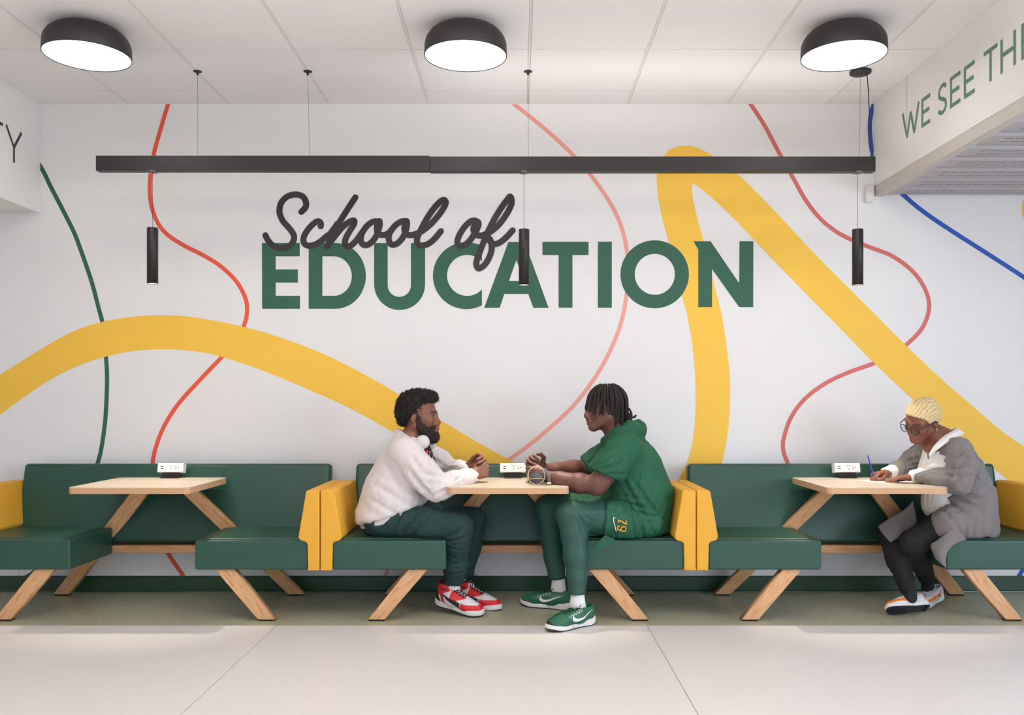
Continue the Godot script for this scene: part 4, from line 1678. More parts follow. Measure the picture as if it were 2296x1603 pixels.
func people() -> void:
	cloth_tex = gray_map(0.25, 61)
	knit_tex = gray_map(0.5, 62)
	M.shoe_vc = vmat(0.55)
	M.eye_white = mt(c8(196, 184, 174), 0.3)
	M.iris = mt(c8(30, 18, 13), 0.2)
	var sk := vmat(0.5)
	sk.subsurf_scatter_enabled = true
	sk.subsurf_scatter_strength = 0.06
	M.skin = sk
	M.nail = mt(c8(196, 140, 116), 0.35)
	M.hair_black = relief(mt(c8(36, 28, 25), 0.8), cloth_tex, 0.08, 18.0)
	M.beard = relief(mt(c8(44, 32, 26), 0.85), cloth_tex, 0.06, 25.0)
	M.lace_black = mt(c8(22, 20, 22), 0.8)
	M.lace_green = mt(c8(34, 84, 58), 0.8)
	M.lace_white = mt(c8(226, 226, 224), 0.8)
	M.sole_white = mt(c8(232, 228, 224), 0.6)
	M.sole_dark = mt(c8(44, 44, 50), 0.75)
	M.sock = cloth(c8(232, 230, 228), 0.9, 0.2, 0.03, 40.0)
	person_white()
	person_green()
	person_grey()

func skin_tone(base: Color, lip: Color, T: Transform3D, brow: Color, sd: int) -> Callable:
	var inv := T.affine_inverse()
	var nz := noise3(26.0, sd)
	return func(p: Vector3, _n: Vector3) -> Color:
		var q := inv * p
		var c := base * (1.0 + 0.10 * nz.get_noise_3dv(p))
		c.a = 1.0
		if q.x > 0.05 and q.y < 0.05 and q.y > -0.12 and absf(q.z) < 0.06:
			var l := clampf(1.0 - absf(q.y + 0.0745) / 0.0135, 0.0, 1.0) * clampf((0.029 - absf(q.z)) / 0.006, 0.0, 1.0) * clampf((q.x - 0.076) / 0.008, 0.0, 1.0)
			c = c.lerp(lip, clampf(l * 1.6, 0.0, 0.85))
			var arch := 0.021 - 3.0 * (absf(q.z) - 0.03) * (absf(q.z) - 0.03)
			var bw := clampf(1.0 - absf(q.y - arch) / 0.0055, 0.0, 1.0) * clampf((0.053 - absf(q.z)) / 0.006, 0.0, 1.0) * clampf((absf(q.z) - 0.008) / 0.006, 0.0, 1.0)
			c = c.lerp(brow, clampf(bw * 1.8, 0.0, 0.9))
			var lash := clampf(1.0 - absf(q.y - 0.0045 + 14.0 * (absf(q.z) - 0.032) * (absf(q.z) - 0.032)) / 0.0022, 0.0, 1.0) * clampf((0.017 - absf(absf(q.z) - 0.032)) / 0.003, 0.0, 1.0) * clampf((q.x - 0.066) / 0.006, 0.0, 1.0)
			c = c.lerp(brow, clampf(lash * 1.5, 0.0, 0.85))
		return c

# curls strewn over a skin: short bent hairs
func curls(data: Array, count: int, r_arc: float, r_hair: float, sd: int, keep: Variant = null) -> SurfaceTool:
	var rng := RandomNumberGenerator.new()
	rng.seed = sd
	var s := st()
	var V: PackedVector3Array = data[0]
	var N: PackedVector3Array = data[1]
	var made := 0
	for tries in count * 4:
		if made >= count:
			break
		var i := rng.randi() % V.size()
		if keep != null and not keep.call(V[i]):
			continue
		var nn := N[i]
		var t := nn.cross(Vector3(rng.randf() - 0.5, rng.randf() - 0.5, rng.randf() - 0.5)).normalized()
		var b := nn.cross(t)
		var pts := []
		var ph := rng.randf() * TAU
		var rr := r_arc * (0.7 + 0.6 * rng.randf())
		for k in 6:
			var a := ph + 4.2 * k / 5.0
			pts.append(V[i] + nn * (rr * 0.7 + sin(a) * rr * 0.9) + t * cos(a) * rr + b * (k - 2.5) * r_hair * 0.7)
		tube(s, pts, r_hair, 5)
		made += 1
	return s

func person_white() -> void:
	var t := thing("person", at(900, 1165, 0.52) * Vector3(1, 0, 1), "seated man in a white sweatshirt and dark green trousers with hands clasped on the table", "person")
	var T := Transform3D(Basis(Vector3.UP, -0.2) * Basis(Vector3(0, 0, 1), 0.0), at(942, 932, 0.53))
	var skin := lin(122, 79, 60)
	var tone := skin_tone(skin, lin(136, 88, 76), T, lin(34, 24, 20), 5)
	# skin: trunk and limbs under the clothes, then head, hands
	var sh_n := at(912, 1014, 0.69)
	var el_n := at(984, 1097, 0.69)
	var wr_n := at(1060, 1066, 0.565)
	var sh_f := at(935, 1006, 0.35)
	var el_f := at(1003, 1052, 0.31)
	var wr_f := at(1049, 1050, 0.455)
	var hip_n := at(856, 1170, 0.62)
	var kn_n := at(1029, 1182, 0.665)
	var an_n := at(1013, 1322, 0.535)
	var hip_f := at(878, 1164, 0.42)
	var kn_f := at(1062, 1166, 0.385)
	var an_f := at(1034, 1310, 0.375)
	var neck0 := T * Vector3(-0.022, -0.06, 0)
	var neck1 := at(921, 992, 0.52)
	var b := Blob.new()
	b.cone(neck0, neck1, 0.05, 0.055, 0.02)
	b.oval(neck1, at(885, 1130, 0.52), 0.07, 0.1, Vector3(0, 0, 1), 1.2, 0.05)
	b.chain([sh_n, el_n, wr_n], [0.045, 0.038, 0.026])
	b.chain([sh_f, el_f, wr_f], [0.045, 0.035, 0.026])
	b.chain([hip_n, kn_n, an_n], [0.06, 0.045, 0.035])
	b.chain([hip_f, kn_f, an_f], [0.06, 0.045, 0.035])
	b.field(0.012)
	var skins := [b.skin(tone)]
	b = Blob.new()
	head_shape(b, T, 1.02, 1.15, 1.0)
	b.cone(neck0, neck1, 0.056, 0.06, 0.03)
	b.field(0.0031)
	skins.append(b.skin(tone))
	b = Blob.new()
	b.cone(el_n.lerp(wr_n, 0.6), wr_n, 0.034, 0.026, 0.01)
	var hn := hand(b, wr_n, Vector3(0.82, 0.34, -0.42), Vector3(0.25, 0.1, -1), [[50, 62, 28], [54, 60, 26], [58, 60, 25], [62, 60, 25]], [Vector3(0.75, 0.5, 0.5), Vector3(0.9, 0.25, 0.3), Vector3(0.8, -0.2, 0.5)], 1.0, 0.98)
	b.cone(el_f.lerp(wr_f, 0.6), wr_f, 0.034, 0.026, 0.01)
	hand(b, wr_f, Vector3(0.85, 0.36, 0.22), Vector3(0.25, 0.1, 1), [[48, 60, 28], [52, 60, 26], [56, 60, 25], [60, 60, 25]], [Vector3(0.8, 0.45, 0.35), Vector3(0.9, 0.2, 0.3), Vector3(0.8, -0.1, 0.6)], -1.0, 0.98)
	b.field(0.0028)
	skins.append(b.skin(tone))
	part("body", Blob.join(skins), M.skin, t)
	eyes(T, t, Vector3(1, -0.06, 0.0), 0.001, 0.25)
	# teeth of the smile
	var s := st()
	rbox(s, T * Transform3D(Basis(), Vector3(0.088, -0.0735, 0)), Vector3(0.012, 0.006, 0.036), 0.003, 2)
	part("teeth", s, M.eye_white, t)
	# hair: full, curly, higher at the front
	b = Blob.new()
	var hb := T.basis
	b.ell(T * Vector3(-0.036, 0.050, 0), Vector3(0.092, 0.088, 0.088), hb, 0.03)
	b.ell(T * Vector3(0.022, 0.098, 0), Vector3(0.066, 0.040, 0.066), hb, 0.03)
	b.ell(T * Vector3(0.062, 0.098, 0), Vector3(0.030, 0.026, 0.052), hb, 0.02)
	b.ell(T * Vector3(-0.085, 0.005, 0), Vector3(0.046, 0.062, 0.07), hb, 0.03)
	b.ell(T * Vector3(0.088, 0.012, 0), Vector3(0.07, 0.070, 0.2), hb, 0.012, true)
	b.ell(T * Vector3(0.02, -0.04, 0), Vector3(0.075, 0.066, 0.2), hb, 0.015, true)
	b.field(0.0042)
	var nz := noise3(46.0, 9, 3)
	var hd := b.skin(null, func(p: Vector3, _n: Vector3) -> float: return 0.011 * nz.get_noise_3dv(p) + 0.003, 1)
	part("hair", Blob.join([hd]), M.hair_black, t)
	var cu := part("hair_curls", curls(hd, 2600, 0.0050, 0.0009, 4), M.hair_black, t)
	cu.set_meta("kind", "stuff")
	# beard along the jaw, and a moustache
	b = Blob.new()
	for sgn in [-1.0, 1.0]:
		b.chain([T * Vector3(-0.004, 0.032, 0.070 * sgn), T * Vector3(0.008, -0.016, 0.067 * sgn), T * Vector3(0.022, -0.060, 0.058 * sgn), T * Vector3(0.058, -0.104, 0.034 * sgn)], [0.006, 0.011, 0.021, 0.029], 0.02)
		b.cone(T * Vector3(0.024, -0.062, 0.054 * sgn), T * Vector3(0.058, -0.086, 0.042 * sgn), 0.015, 0.014, 0.02)
		b.chain([T * Vector3(0.0975, -0.0555, 0.004 * sgn), T * Vector3(0.086, -0.0635, 0.030 * sgn), T * Vector3(0.074, -0.088, 0.040 * sgn)], [0.0070, 0.0085, 0.015], 0.01)
	b.ell(T * Vector3(0.066, -0.118, 0), Vector3(0.044, 0.034, 0.040), hb, 0.02)
	b.ell(T * Vector3(0.099, -0.0745, 0), Vector3(0.020, 0.0150, 0.027), hb, 0.006, true)
	b.field(0.0034)
	var nb := noise3(85.0, 12, 2)
	var bd := b.skin(null, func(p: Vector3, _n: Vector3) -> float: return 0.005 * nb.get_noise_3dv(p), 1)
	part("beard", Blob.join([bd]), M.beard, t)
	cu = part("beard_curls", curls(bd, 1100, 0.0032, 0.0007, 6, func(p: Vector3) -> bool: return p.y < (T * Vector3(0, -0.06, 0)).y), M.beard, t)
	cu.set_meta("kind", "stuff")
	# dark tee under the sweatshirt, with a pale print
	b = Blob.new()
	b.oval(at(930, 985, 0.52), at(944, 1050, 0.52), 0.066, 0.092, Vector3(0, 0, 1), 1.1, 0.03)
	b.clip(at(925, 978, 0.52), Vector3(-0.25, 1, 0))
	b.field(0.007)
	var td := b.skin()
	part("tee_shirt", Blob.join([td]), cloth(c8(36, 30, 31), 0.9, 0.2), t)
	s = st()
	for q in [[[962, 1014], [962, 1030]], [[962, 1014], [968, 1013], [968, 1030]]]:
		var w := []
		for u in q:
			var a := at(u[0], u[1], 0.60)
			var z := 0.72
			while z > 0.5 and b.sample(Vector3(a.x, a.y, z)) > 0.0:
				z -= 0.002
			w.append(Vector3(a.x, a.y, z))
		tube(s, w, 0.0022, 5)
	part("tee_print", s, M.lace_white, t)
	s = st()
	var ms := SphereMesh.new()
	ms.radius = 0.009
	ms.height = 0.022
	s.append_from(ms, 0, Transform3D(Basis(), at(957, 1014, 0.615)))
	part("red_zip_pull", s, mt(c8(214, 36, 50), 0.5), t)
	# sweatshirt
	b = Blob.new()
	var W := Vector3(0, 0, 1)
	b.ochain([at(875, 1158, 0.52), at(887, 1105, 0.52), at(906, 1045, 0.52), at(917, 1000, 0.52)], [0.190, 0.166, 0.136, 0.085], W, 1.12, 0.06)
	b.cone(at(905, 1010, 0.64), at(926, 1004, 0.38), 0.076, 0.072, 0.06)
	b.chain([at(912, 1018, 0.665), at(948, 1062, 0.70), el_n], [0.080, 0.078, 0.072], 0.05)
	b.chain([el_n, at(1018, 1082, 0.64), at(1046, 1072, 0.585), at(1060, 1066, 0.563)], [0.068, 0.058, 0.050, 0.037], 0.025)
	b.chain([at(935, 1008, 0.37), at(985, 1032, 0.31), el_f, at(1034, 1051, 0.41), at(1046, 1050, 0.45)], [0.075, 0.062, 0.056, 0.046, 0.035], 0.03)
	# collar
	b.cone(at(915, 950, 0.52), at(916, 1000, 0.52), 0.066, 0.085, 0.03)
	b.clip(at(914, 972, 0.52), Vector3(0.46, 0.88, 0), 0.012)
	b.cone(at(926, 940, 0.52), at(936, 992, 0.52), 0.060, 0.056, 0.01, true)
	# open at the throat
	b.ell(at(984, 1002, 0.55), Vector3(0.066, 0.110, 0.075), Basis(Vector3(0, 0, 1), 0.22), 0.012, true)
	b.clip(at(880, 1152, 0.52), Vector3(0.31, -1, 0), 0.03)
	b.field(0.0085)
	var n1 := noise3(13.0, 33, 2)
	var f1 := folds(n1, Vector3(0.5, 1, 0.1), 2.2, 0.009)
	var n2 := noise3(24.0, 34, 2)
	var f2 := folds(n2, Vector3(-0.6, 1, 0.2), 1.8, 0.009)
	var cw := creases([[988, 1057, 962, 1038, 10, 10], [990, 1066, 955, 1058, 11, 9], [998, 1060, 1020, 1056, 8, 8], [1002, 1072, 1030, 1060, 8, 8], [1022, 1076, 1046, 1060, 7, 7], [924, 1052, 968, 1108, 12, 11], [905, 1070, 950, 1120, 14, 8], [850, 1090, 925, 1135, 16, 7], [835, 1120, 900, 1156, 14, 7], [868, 1050, 905, 1100, 16, 6], [925, 1020, 948, 1048, 12, 6], [1000, 1095, 975, 1108, 9, 6]], 0.68)
	var white := func(p: Vector3, n: Vector3) -> float:
		var near_e := clampf(1.0 - p.distance_to(el_n + Vector3(-0.02, 0.03, 0)) / 0.17, 0.0, 1.0)
		var near_w := clampf(1.0 - p.distance_to(wr_n) / 0.14, 0.0, 1.0)
		var far_e := clampf(1.0 - p.distance_to(el_f) / 0.13, 0.0, 1.0)
		var low := clampf((0.62 - p.y) / 0.12, 0.0, 1.0) * 0.6
		return float(f1.call(p, n)) * 0.7 + maxf(maxf(near_e, low), maxf(near_w, far_e)) * float(f2.call(p, n)) + float(cw.call(p, n))
	part("sweatshirt", Blob.join([b.skin(null, white, 1)]), cloth(c8(222, 212, 209), 0.95, 0.2, 0.05, 24.0), t)
	# ribbed hem and cuffs
	b = Blob.new()
	b.oval(at(876, 1166, 0.52), at(884, 1145, 0.52), 0.168, 0.160, W, 1.16, 0.02)
	b.clip(at(880, 1163, 0.52), Vector3(0.31, -1, 0), 0.008)
	b.clip(at(880, 1146, 0.52), Vector3(-0.31, 1, 0), 0.01)
	blob_part("sweatshirt_hem", b, 0.008, cloth(c8(216, 206, 203), 0.95, 0.2, 0.05, 24.0), t)
	s = st()
	tube(s, spline3([at(919, 980, 0.615), at(926, 985, 0.625), at(934, 990, 0.63)]), 0.0045, 6)
	part("red_collar_trim", s, mt(c8(206, 40, 46), 0.7), t)
	# trousers
	b = Blob.new()
	b.oval(at(848, 1168, 0.52), at(900, 1160, 0.52), 0.088, 0.088, W, 1.75, 0.03)
	b.chain([hip_n, at(960, 1172, 0.65), kn_n], [0.082, 0.084, 0.070], 0.03)
	b.chain([kn_n, at(1026, 1215, 0.645), at(1021, 1265, 0.595), at(1017, 1311, 0.55)], [0.069, 0.062, 0.062, 0.050], 0.03)
	b.chain([hip_f, at(970, 1158, 0.40), kn_f], [0.082, 0.080, 0.068], 0.03)
	b.chain([kn_f, at(1053, 1225, 0.38), at(1040, 1296, 0.375)], [0.066, 0.062, 0.050], 0.03)
	b.clip(at(1017, 1309, 0.55), Vector3(0, -1, 0), 0.008)
	b.field(0.0085)
	var n3 := noise3(15.0, 41, 2)
	var fd := folds(n3, Vector3(1, -0.5, 0.2), 2.4, 0.010)
	var n4 := noise3(30.0, 42, 2)
	var ct := creases([[904, 1146, 886, 1180, 10, 9], [938, 1146, 905, 1190, 11, 9], [965, 1150, 930, 1195, 10, 7], [1004, 1198, 1040, 1178, 9, 9], [1002, 1210, 1045, 1200, 9, 8], [1004, 1225, 1046, 1232, 9, 6], [1000, 1270, 1040, 1260, 9, 6], [1000, 1290, 1038, 1284, 8, 7]], 0.66)
	var tr := func(p: Vector3, n: Vector3) -> float:
		var low := clampf((0.34 - p.y) / 0.16, 0.0, 1.0)
		return float(fd.call(p, n)) * 0.8 + float(ct.call(p, n)) + low * 0.007 * n4.get_noise_3dv(Vector3(p.x * 0.4, p.y * 1.6, p.z * 0.4)) + 0.004 * clampf(1.0 - p.distance_to(kn_n - Vector3(0.06, 0.03, 0)) / 0.12, 0.0, 1.0) * n4.get_noise_3dv(p)
	part("trousers", Blob.join([b.skin(null, tr, 1)]), cloth(c8(22, 54, 52), 0.85, 0.15), t)
	# socks and shoes
	b = Blob.new()
	b.cone(at(1016, 1300, 0.55), at(1015, 1335, 0.545), 0.041, 0.044, 0.01)
	blob_part("sock", b, 0.007, M.sock, t)
	b = Blob.new()
	b.cone(an_f + Vector3(0, 0.03, 0), an_f - Vector3(0, 0.05, 0), 0.041, 0.044, 0.01)
	blob_part("sock", b, 0.007, M.sock, t)
	var red := lin(206, 38, 46)
	var wht := lin(232, 226, 224)
	var blk := lin(30, 26, 28)
	var pat := func(p: Vector3, n: Vector3) -> Color:
		var x := p.x / 0.305 * 0.3
		var y := p.y / 0.305 * 0.3
		var az := absf(p.z)
		var c := wht
		# collar and heel counter
		c = coat(c, red, maxf(x - 0.105 + (y - 0.10) * 0.2, 0.082 - y - (0.06 - x) * 0.5))
		c = coat(c, red, absf(x - 0.058 - (0.07 - y) * 0.35) - 0.010)
		c = coat(c, blk, maxf(x - 0.046 + (y - 0.05) * 0.6, y - 0.085))
		c = coat(c, blk, maxf(x - 0.022, y - 0.118))
		c = coat(c, blk, 0.132 - y)
		c = coat(c, blk, maxf(absf(y - 0.106) - 0.004, absf(x - 0.066) - 0.018))
		# eyestay
		c = coat(c, red, maxf(maxf(absf(x - 0.150) - 0.040, 0.066 - y + (x - 0.15) * 0.35), 0.014 - az))
		# toe: red guard round a pale toe box
		c = coat(c, red, maxf(0.178 - x + (y - 0.04) * 0.25, y - 0.060))
		c = coat(c, red, maxf(0.268 - x, y - 0.075))
		# black band that sweeps from heel to ball
		var mid := 0.080 - 0.30 * (x - 0.055)
		c = coat(c, blk, maxf(maxf(absf(y - mid) - (0.003 + 0.11 * (x - 0.055)), 0.055 - x), x - 0.176))
		return c
	var heel := at(977, 1356, 0.50)
	heel.y = 0.046
	var toe := at(1083, 1384, 0.635)
	toe.y = 0.0
	shoe("near red, white and black high top, heel lifted", along(heel, toe, 0.10), 0.305, true, t, pat, M.sole_white, M.sole_dark, M.lace_black, [0.036, 0.030, 0.006])
	var heel2 := Vector3(an_f.x - 0.045, 0.012, an_f.z - 0.02)
	var toe2 := at(1088, 1362, 0.44)
	toe2.y = 0.0
	shoe("far red, white and black high top", along(heel2, toe2, 0.0), 0.305, true, t, pat, M.sole_white, M.sole_dark, M.lace_black, [0.036, 0.030, 0.006])
	headphones_white(T)

# frame of a foot that runs from heel to toe on the ground, rolled about its own length
func along(heel: Vector3, toe: Vector3, roll: float) -> Transform3D:
	var x := (toe - heel).normalized()
	var z := x.cross(Vector3.UP).normalized()
	var y := z.cross(x).normalized()
	var bs := Basis(x, y, z) * Basis(Vector3.RIGHT, roll)
	return Transform3D(bs, heel)

func headphones_white(_T: Transform3D) -> void:
	var c := at(948, 991, 0.612)
	var c2 := at(962, 994, 0.43)
	var h := thing("headphones", (c + c2) / 2.0, "white over-ear headphones resting round the neck of the man in white", "headphones")
	for i in 2:
		var p := c if i == 0 else c2
		var sg := 1.0 if i == 0 else -1.0
		var bs := Basis(Vector3(1, 0, 0), Vector3(0, 0.25 * sg, 0.97 * sg).normalized(), Vector3(1, 0, 0).cross(Vector3(0, 0.25 * sg, 0.97 * sg).normalized()))
		var s := st()
		lathe(s, [Vector2(0, 0.024), Vector2(0.024, 0.024), Vector2(0.034, 0.019), Vector2(0.038, 0.010), Vector2(0.037, 0.0), Vector2(0, 0.0)], 32, Transform3D(bs, p))
		s.generate_normals()
		var cup := part("ear_cup", s, mt(c8(204, 198, 197), 0.4), h)
		s = st()
		lathe(s, [Vector2(0, 0.0), Vector2(0.036, 0.0), Vector2(0.037, -0.008), Vector2(0.03, -0.016), Vector2(0.018, -0.014), Vector2(0, -0.010)], 32, Transform3D(bs, p))
		s.generate_normals()
		part("ear_pad", s, mt(c8(214, 208, 208), 0.8), cup)
	var s2 := st()
	var arc := [c + Vector3(0, 0.02, 0.005), at(934, 985, 0.615), at(918, 980, 0.585), at(906, 976, 0.52), at(918, 978, 0.45), at(940, 986, 0.42), c2 + Vector3(0, 0.02, -0.005)]
	tube(s2, spline3(arc, 6), 0.0085, 10)
	part("headband", s2, M.plastic_white, h)

func person_green() -> void:
	var t := thing("person", at(1430, 1165, 0.52) * Vector3(1, 0, 1), "seated man with short dreadlocks in a green hooded tee, shorts and tights", "person")
	var T := Transform3D(Basis(Vector3.UP, PI + 0.16) * Basis(Vector3(0, 0, 1), -0.03), at(1355, 916, 0.53))
	var skin := lin(104, 66, 54)
	var tone := skin_tone(skin, lin(114, 70, 60), T, lin(24, 18, 17), 15)
	var sh_n := at(1400, 1008, 0.72)
	var el_n := at(1337, 1090, 0.735)
	var wr_n := at(1221, 1068, 0.60)
	var sh_f := at(1388, 1004, 0.30)
	var el_f := at(1312, 1050, 0.29)
	var wr_f := at(1220, 1053, 0.43)
	var hip_n := at(1448, 1166, 0.62)
	var kn_n := at(1279, 1155, 0.725)
	var an_n := at(1295, 1338, 0.80)
	var hip_f := at(1444, 1160, 0.40)
	var kn_f := at(1228, 1140, 0.385)
	var an_f := at(1252, 1312, 0.415)
	var neck0 := T * Vector3(-0.024, -0.055, 0)
	var neck1 := at(1392, 985, 0.51)
	var b := Blob.new()
	b.cone(neck0, neck1, 0.055, 0.06, 0.02)
	b.oval(neck1, at(1425, 1130, 0.51), 0.08, 0.12, Vector3(0, 0, 1), 1.2, 0.05)
	b.chain([sh_n, el_n], [0.055, 0.045])
	b.chain([sh_f, el_f], [0.055, 0.045])
	b.chain([hip_n, kn_n, an_n], [0.07, 0.05, 0.032])
	b.chain([hip_f, kn_f, an_f], [0.07, 0.05, 0.032])
	b.field(0.012)
	var skins := [b.skin(tone)]
	b = Blob.new()
	head_shape(b, T, 1.04, 1.12, 0.3)
	b.cone(neck0, neck1, 0.062, 0.07, 0.03)
	b.field(0.0031)
	skins.append(b.skin(tone))
	b = Blob.new()
	b.chain([sh_n.lerp(el_n, 0.45), el_n.lerp(sh_n, 0.1), el_n], [0.063, 0.054, 0.046], 0.02)
	b.chain([el_n, el_n.lerp(wr_n, 0.3), el_n.lerp(wr_n, 0.7), wr_n], [0.046, 0.052, 0.040, 0.030], 0.02)
	hand(b, wr_n, Vector3(-0.84, 0.10, -0.42), Vector3(-0.35, -0.05, -1), [[52, 72, 40], [56, 72, 40], [60, 72, 40], [64, 70, 40]], [Vector3(0.8, 0.5, 0.4), Vector3(0.9, 0.3, 0.4), Vector3(0.8, 0.0, 0.6)], -1.0, 1.06)
	b.field(0.003)
	skins.append(b.skin(tone))
	b = Blob.new()
	b.chain([sh_f.lerp(el_f, 0.45), el_f.lerp(sh_f, 0.1), el_f], [0.06, 0.052, 0.045], 0.02)
	b.chain([el_f, el_f.lerp(wr_f, 0.3), el_f.lerp(wr_f, 0.7), wr_f], [0.045, 0.05, 0.038, 0.029], 0.02)
	hand(b, wr_f, Vector3(-0.72, 0.42, 0.15), Vector3(-0.3, 0.0, 1), [[62, 76, 45], [64, 76, 45], [66, 74, 45], [68, 74, 45]], [Vector3(0.35, 0.85, 0.35), Vector3(0.85, 0.35, 0.5), Vector3(0.8, -0.25, 0.7)], 1.0, 1.06)
	b.field(0.003)
	skins.append(b.skin(tone))
	part("body", Blob.join(skins), M.skin, t)
	eyes(T, t, Vector3(1, 0.02, 0.0), 0.001)
	var s := st()
	var ms := SphereMesh.new()
	ms.radius = 0.004
	ms.height = 0.008
	s.append_from(ms, 0, Transform3D(Basis(), T * Vector3(-0.008, -0.039, -0.0885)))
	part("ear_stud", s, mt(c8(236, 236, 240), 0.1, 0.6), t)
	# dreadlocks hung from the crown
	b = Blob.new()
	b.ell(T * Vector3(-0.020, 0.042, 0), Vector3(0.100, 0.083, 0.080), T.basis, 0.02)
	b.ell(T * Vector3(0.085, -0.01, 0), Vector3(0.05, 0.075, 0.2), T.basis, 0.02, true)
	b.ell(T * Vector3(0.02, -0.06, 0), Vector3(0.10, 0.07, 0.2), T.basis, 0.02, true)
	blob_part("hair", b, 0.005, M.hair_black, t)
	var rng := RandomNumberGenerator.new()
	rng.seed = 77
	for ring in 3:
		var cnt: int = [15, 21, 24][ring]
		for i in cnt:
			var az := TAU * (i + 0.5 * (ring % 2)) / cnt + rng.randf_range(-0.08, 0.08)
			var el0: float = [1.25, 0.95, 0.62][ring]
			var pts := []
			var front := cos(az)
			var length: float = [0.86, 0.98, 1.1][ring]
			var drop := 0.080 if front > 0.55 else (0.080 if front > -0.1 else 0.132)
			if front > 0.8:
				drop = 0.054
			var r0 := Vector3(0.106, 0.098, 0.088) + Vector3.ONE * (0.006 - ring * 0.002)
			# over the crown, then straight down
			var c0 := Vector3(-0.018, 0.034, 0)
			for k in 5:
				var el: float = lerpf(el0, 0.12, k / 4.0)
				pts.append(c0 + Vector3(cos(el) * cos(az) * r0.x, sin(el) * r0.y, cos(el) * sin(az) * r0.z))
			var last: Vector3 = pts[4]
			var sway := Vector3(rng.randf_range(-0.006, 0.006), 0, rng.randf_range(-0.006, 0.006))
			for k in range(1, 5):
				pts.append(last + Vector3(0, -drop * length * k / 4.0, 0) + sway * k / 2.0 + Vector3(cos(az) * 0.0035 * k * (1.0 if front > 0.3 else -0.2), 0, -sin(az) * 0.003 * k))
			var world := []
			for p in spline3(pts, 3):
				world.append(T * p)
			var rad := []
			for k in world.size():
				rad.append((0.0066 + 0.0007 * sin(k * 2.1 + i)) * (1.0 if k < world.size() - 3 else 0.8))
			s = st()
			tube(s, world, rad, 7)
			part("dreadlock", s, M.hair_black, t)
	for d in [[[1400, 920], [1409, 916], [1415, 925], [1416, 936], [1413, 944]], [[1404, 930], [1412, 928], [1411, 940], [1404, 946]], [[1408, 938], [1416, 936], [1423, 935], [1426, 930]]]:
		var w := []
		for q in d:
			w.append(at(q[0], q[1], 0.56))
		s = st()
		tube(s, spline3(w, 5), 0.006, 7)
		part("dreadlock", s, M.hair_black, t)
	# hooded tee
	var W := Vector3(0, 0, 1)
	b = Blob.new()
	b.ochain([at(1434, 1168, 0.51), at(1427, 1110, 0.51), at(1410, 1045, 0.51), at(1398, 1003, 0.51)], [0.168, 0.184, 0.163, 0.105], W, 1.2, 0.06)
	b.cone(at(1404, 1006, 0.66), at(1392, 1002, 0.36), 0.082, 0.078, 0.05)
	# hood bunched behind the neck, open throat
	b.chain([at(1354, 988, 0.55), at(1384, 971, 0.61), at(1414, 958, 0.60), at(1430, 959, 0.51), at(1414, 956, 0.42), at(1382, 968, 0.41), at(1354, 988, 0.47)], [0.020, 0.026, 0.033, 0.038, 0.033, 0.026, 0.020], 0.03)
	b.ell(at(1432, 966, 0.51), Vector3(0.040, 0.040, 0.085), Basis(Vector3(0, 0, 1), -0.5), 0.025)
	b.cone(at(1362, 945, 0.51), at(1382, 988, 0.51), 0.072, 0.060, 0.01, true)
	b.ell(at(1346, 992, 0.51), Vector3(0.05, 0.05, 0.035), Basis(), 0.01, true)
	b.clip(at(1432, 1192, 0.51), Vector3(0.05, -1, 0), 0.01)
	b.field(0.0085)
	var n1 := noise3(10.0, 53, 2)
	var f1 := folds(n1, Vector3(0.35, 1, 0.1), 2.6, 0.012)
	var n2 := noise3(20.0, 54, 2)
	var f2 := folds(n2, Vector3(1, 0.5, 0), 2.4, 0.010)
	var cg2 := creases([[1422, 984, 1440, 1042, 6, 7], [1440, 1042, 1430, 1080, 6, 6], [1398, 1078, 1446, 1168, 14, 11], [1392, 1092, 1420, 1150, 12, 8], [1420, 1080, 1470, 1150, 14, 8], [1375, 1108, 1440, 1118, 10, 9], [1385, 1120, 1450, 1140, 11, 8], [1440, 1150, 1490, 1168, 11, 8], [1460, 1100, 1490, 1150, 14, 6], [1350, 1002, 1340, 1040, 9, 7]], 0.72)
	var gr := func(p: Vector3, n: Vector3) -> float:
		var low := clampf((0.66 - p.y) / 0.16, 0.0, 1.0)
		return float(f1.call(p, n)) * 0.6 + low * float(f2.call(p, n)) + float(cg2.call(p, n))
	var tops := [b.skin(null, gr, 1)]
	b = Blob.new()
	b.chain([sh_n + Vector3(0.0, 0.0, -0.03), at(1368, 1048, 0.73), at(1330, 1092, 0.745)], [0.096, 0.092, 0.092], 0.03)
	b.clip(at(1354, 1062, 0.735), Vector3(-0.42, -0.90, 0), 0.004)
	b.field(0.0078)
	var f3 := folds(noise3(15.0, 57, 2), Vector3(-0.9, -0.35, 0), 2.4, 0.008)
	var cs := creases([[1326, 1046, 1372, 1016, 9, 8], [1340, 1052, 1392, 1034, 10, 7], [1352, 1006, 1392, 996, 9, 6], [1360, 1060, 1400, 1060, 9, 6]], 0.74)
	tops.append(b.skin(null, func(p: Vector3, n: Vector3) -> float: return 0.6 * float(f3.call(p, n)) + float(cs.call(p, n)), 1))
	b = Blob.new()
	b.chain([sh_f, at(1350, 1028, 0.295), at(1296, 1060, 0.29)], [0.085, 0.078, 0.074], 0.03)
	b.clip(at(1314, 1046, 0.29), Vector3(-0.86, -0.5, 0), 0.004)
	b.field(0.0078)
	tops.append(b.skin(null, f3, 1))
	part("hooded_tee", Blob.join(tops), cloth(c8(16, 84, 56), 0.75, 0.1), t)
	# tights, one leg and then the other
	var n3 := noise3(26.0, 56, 2)
	var f4 := folds(n3, Vector3(1, -0.6, 0), 2.5, 0.007)
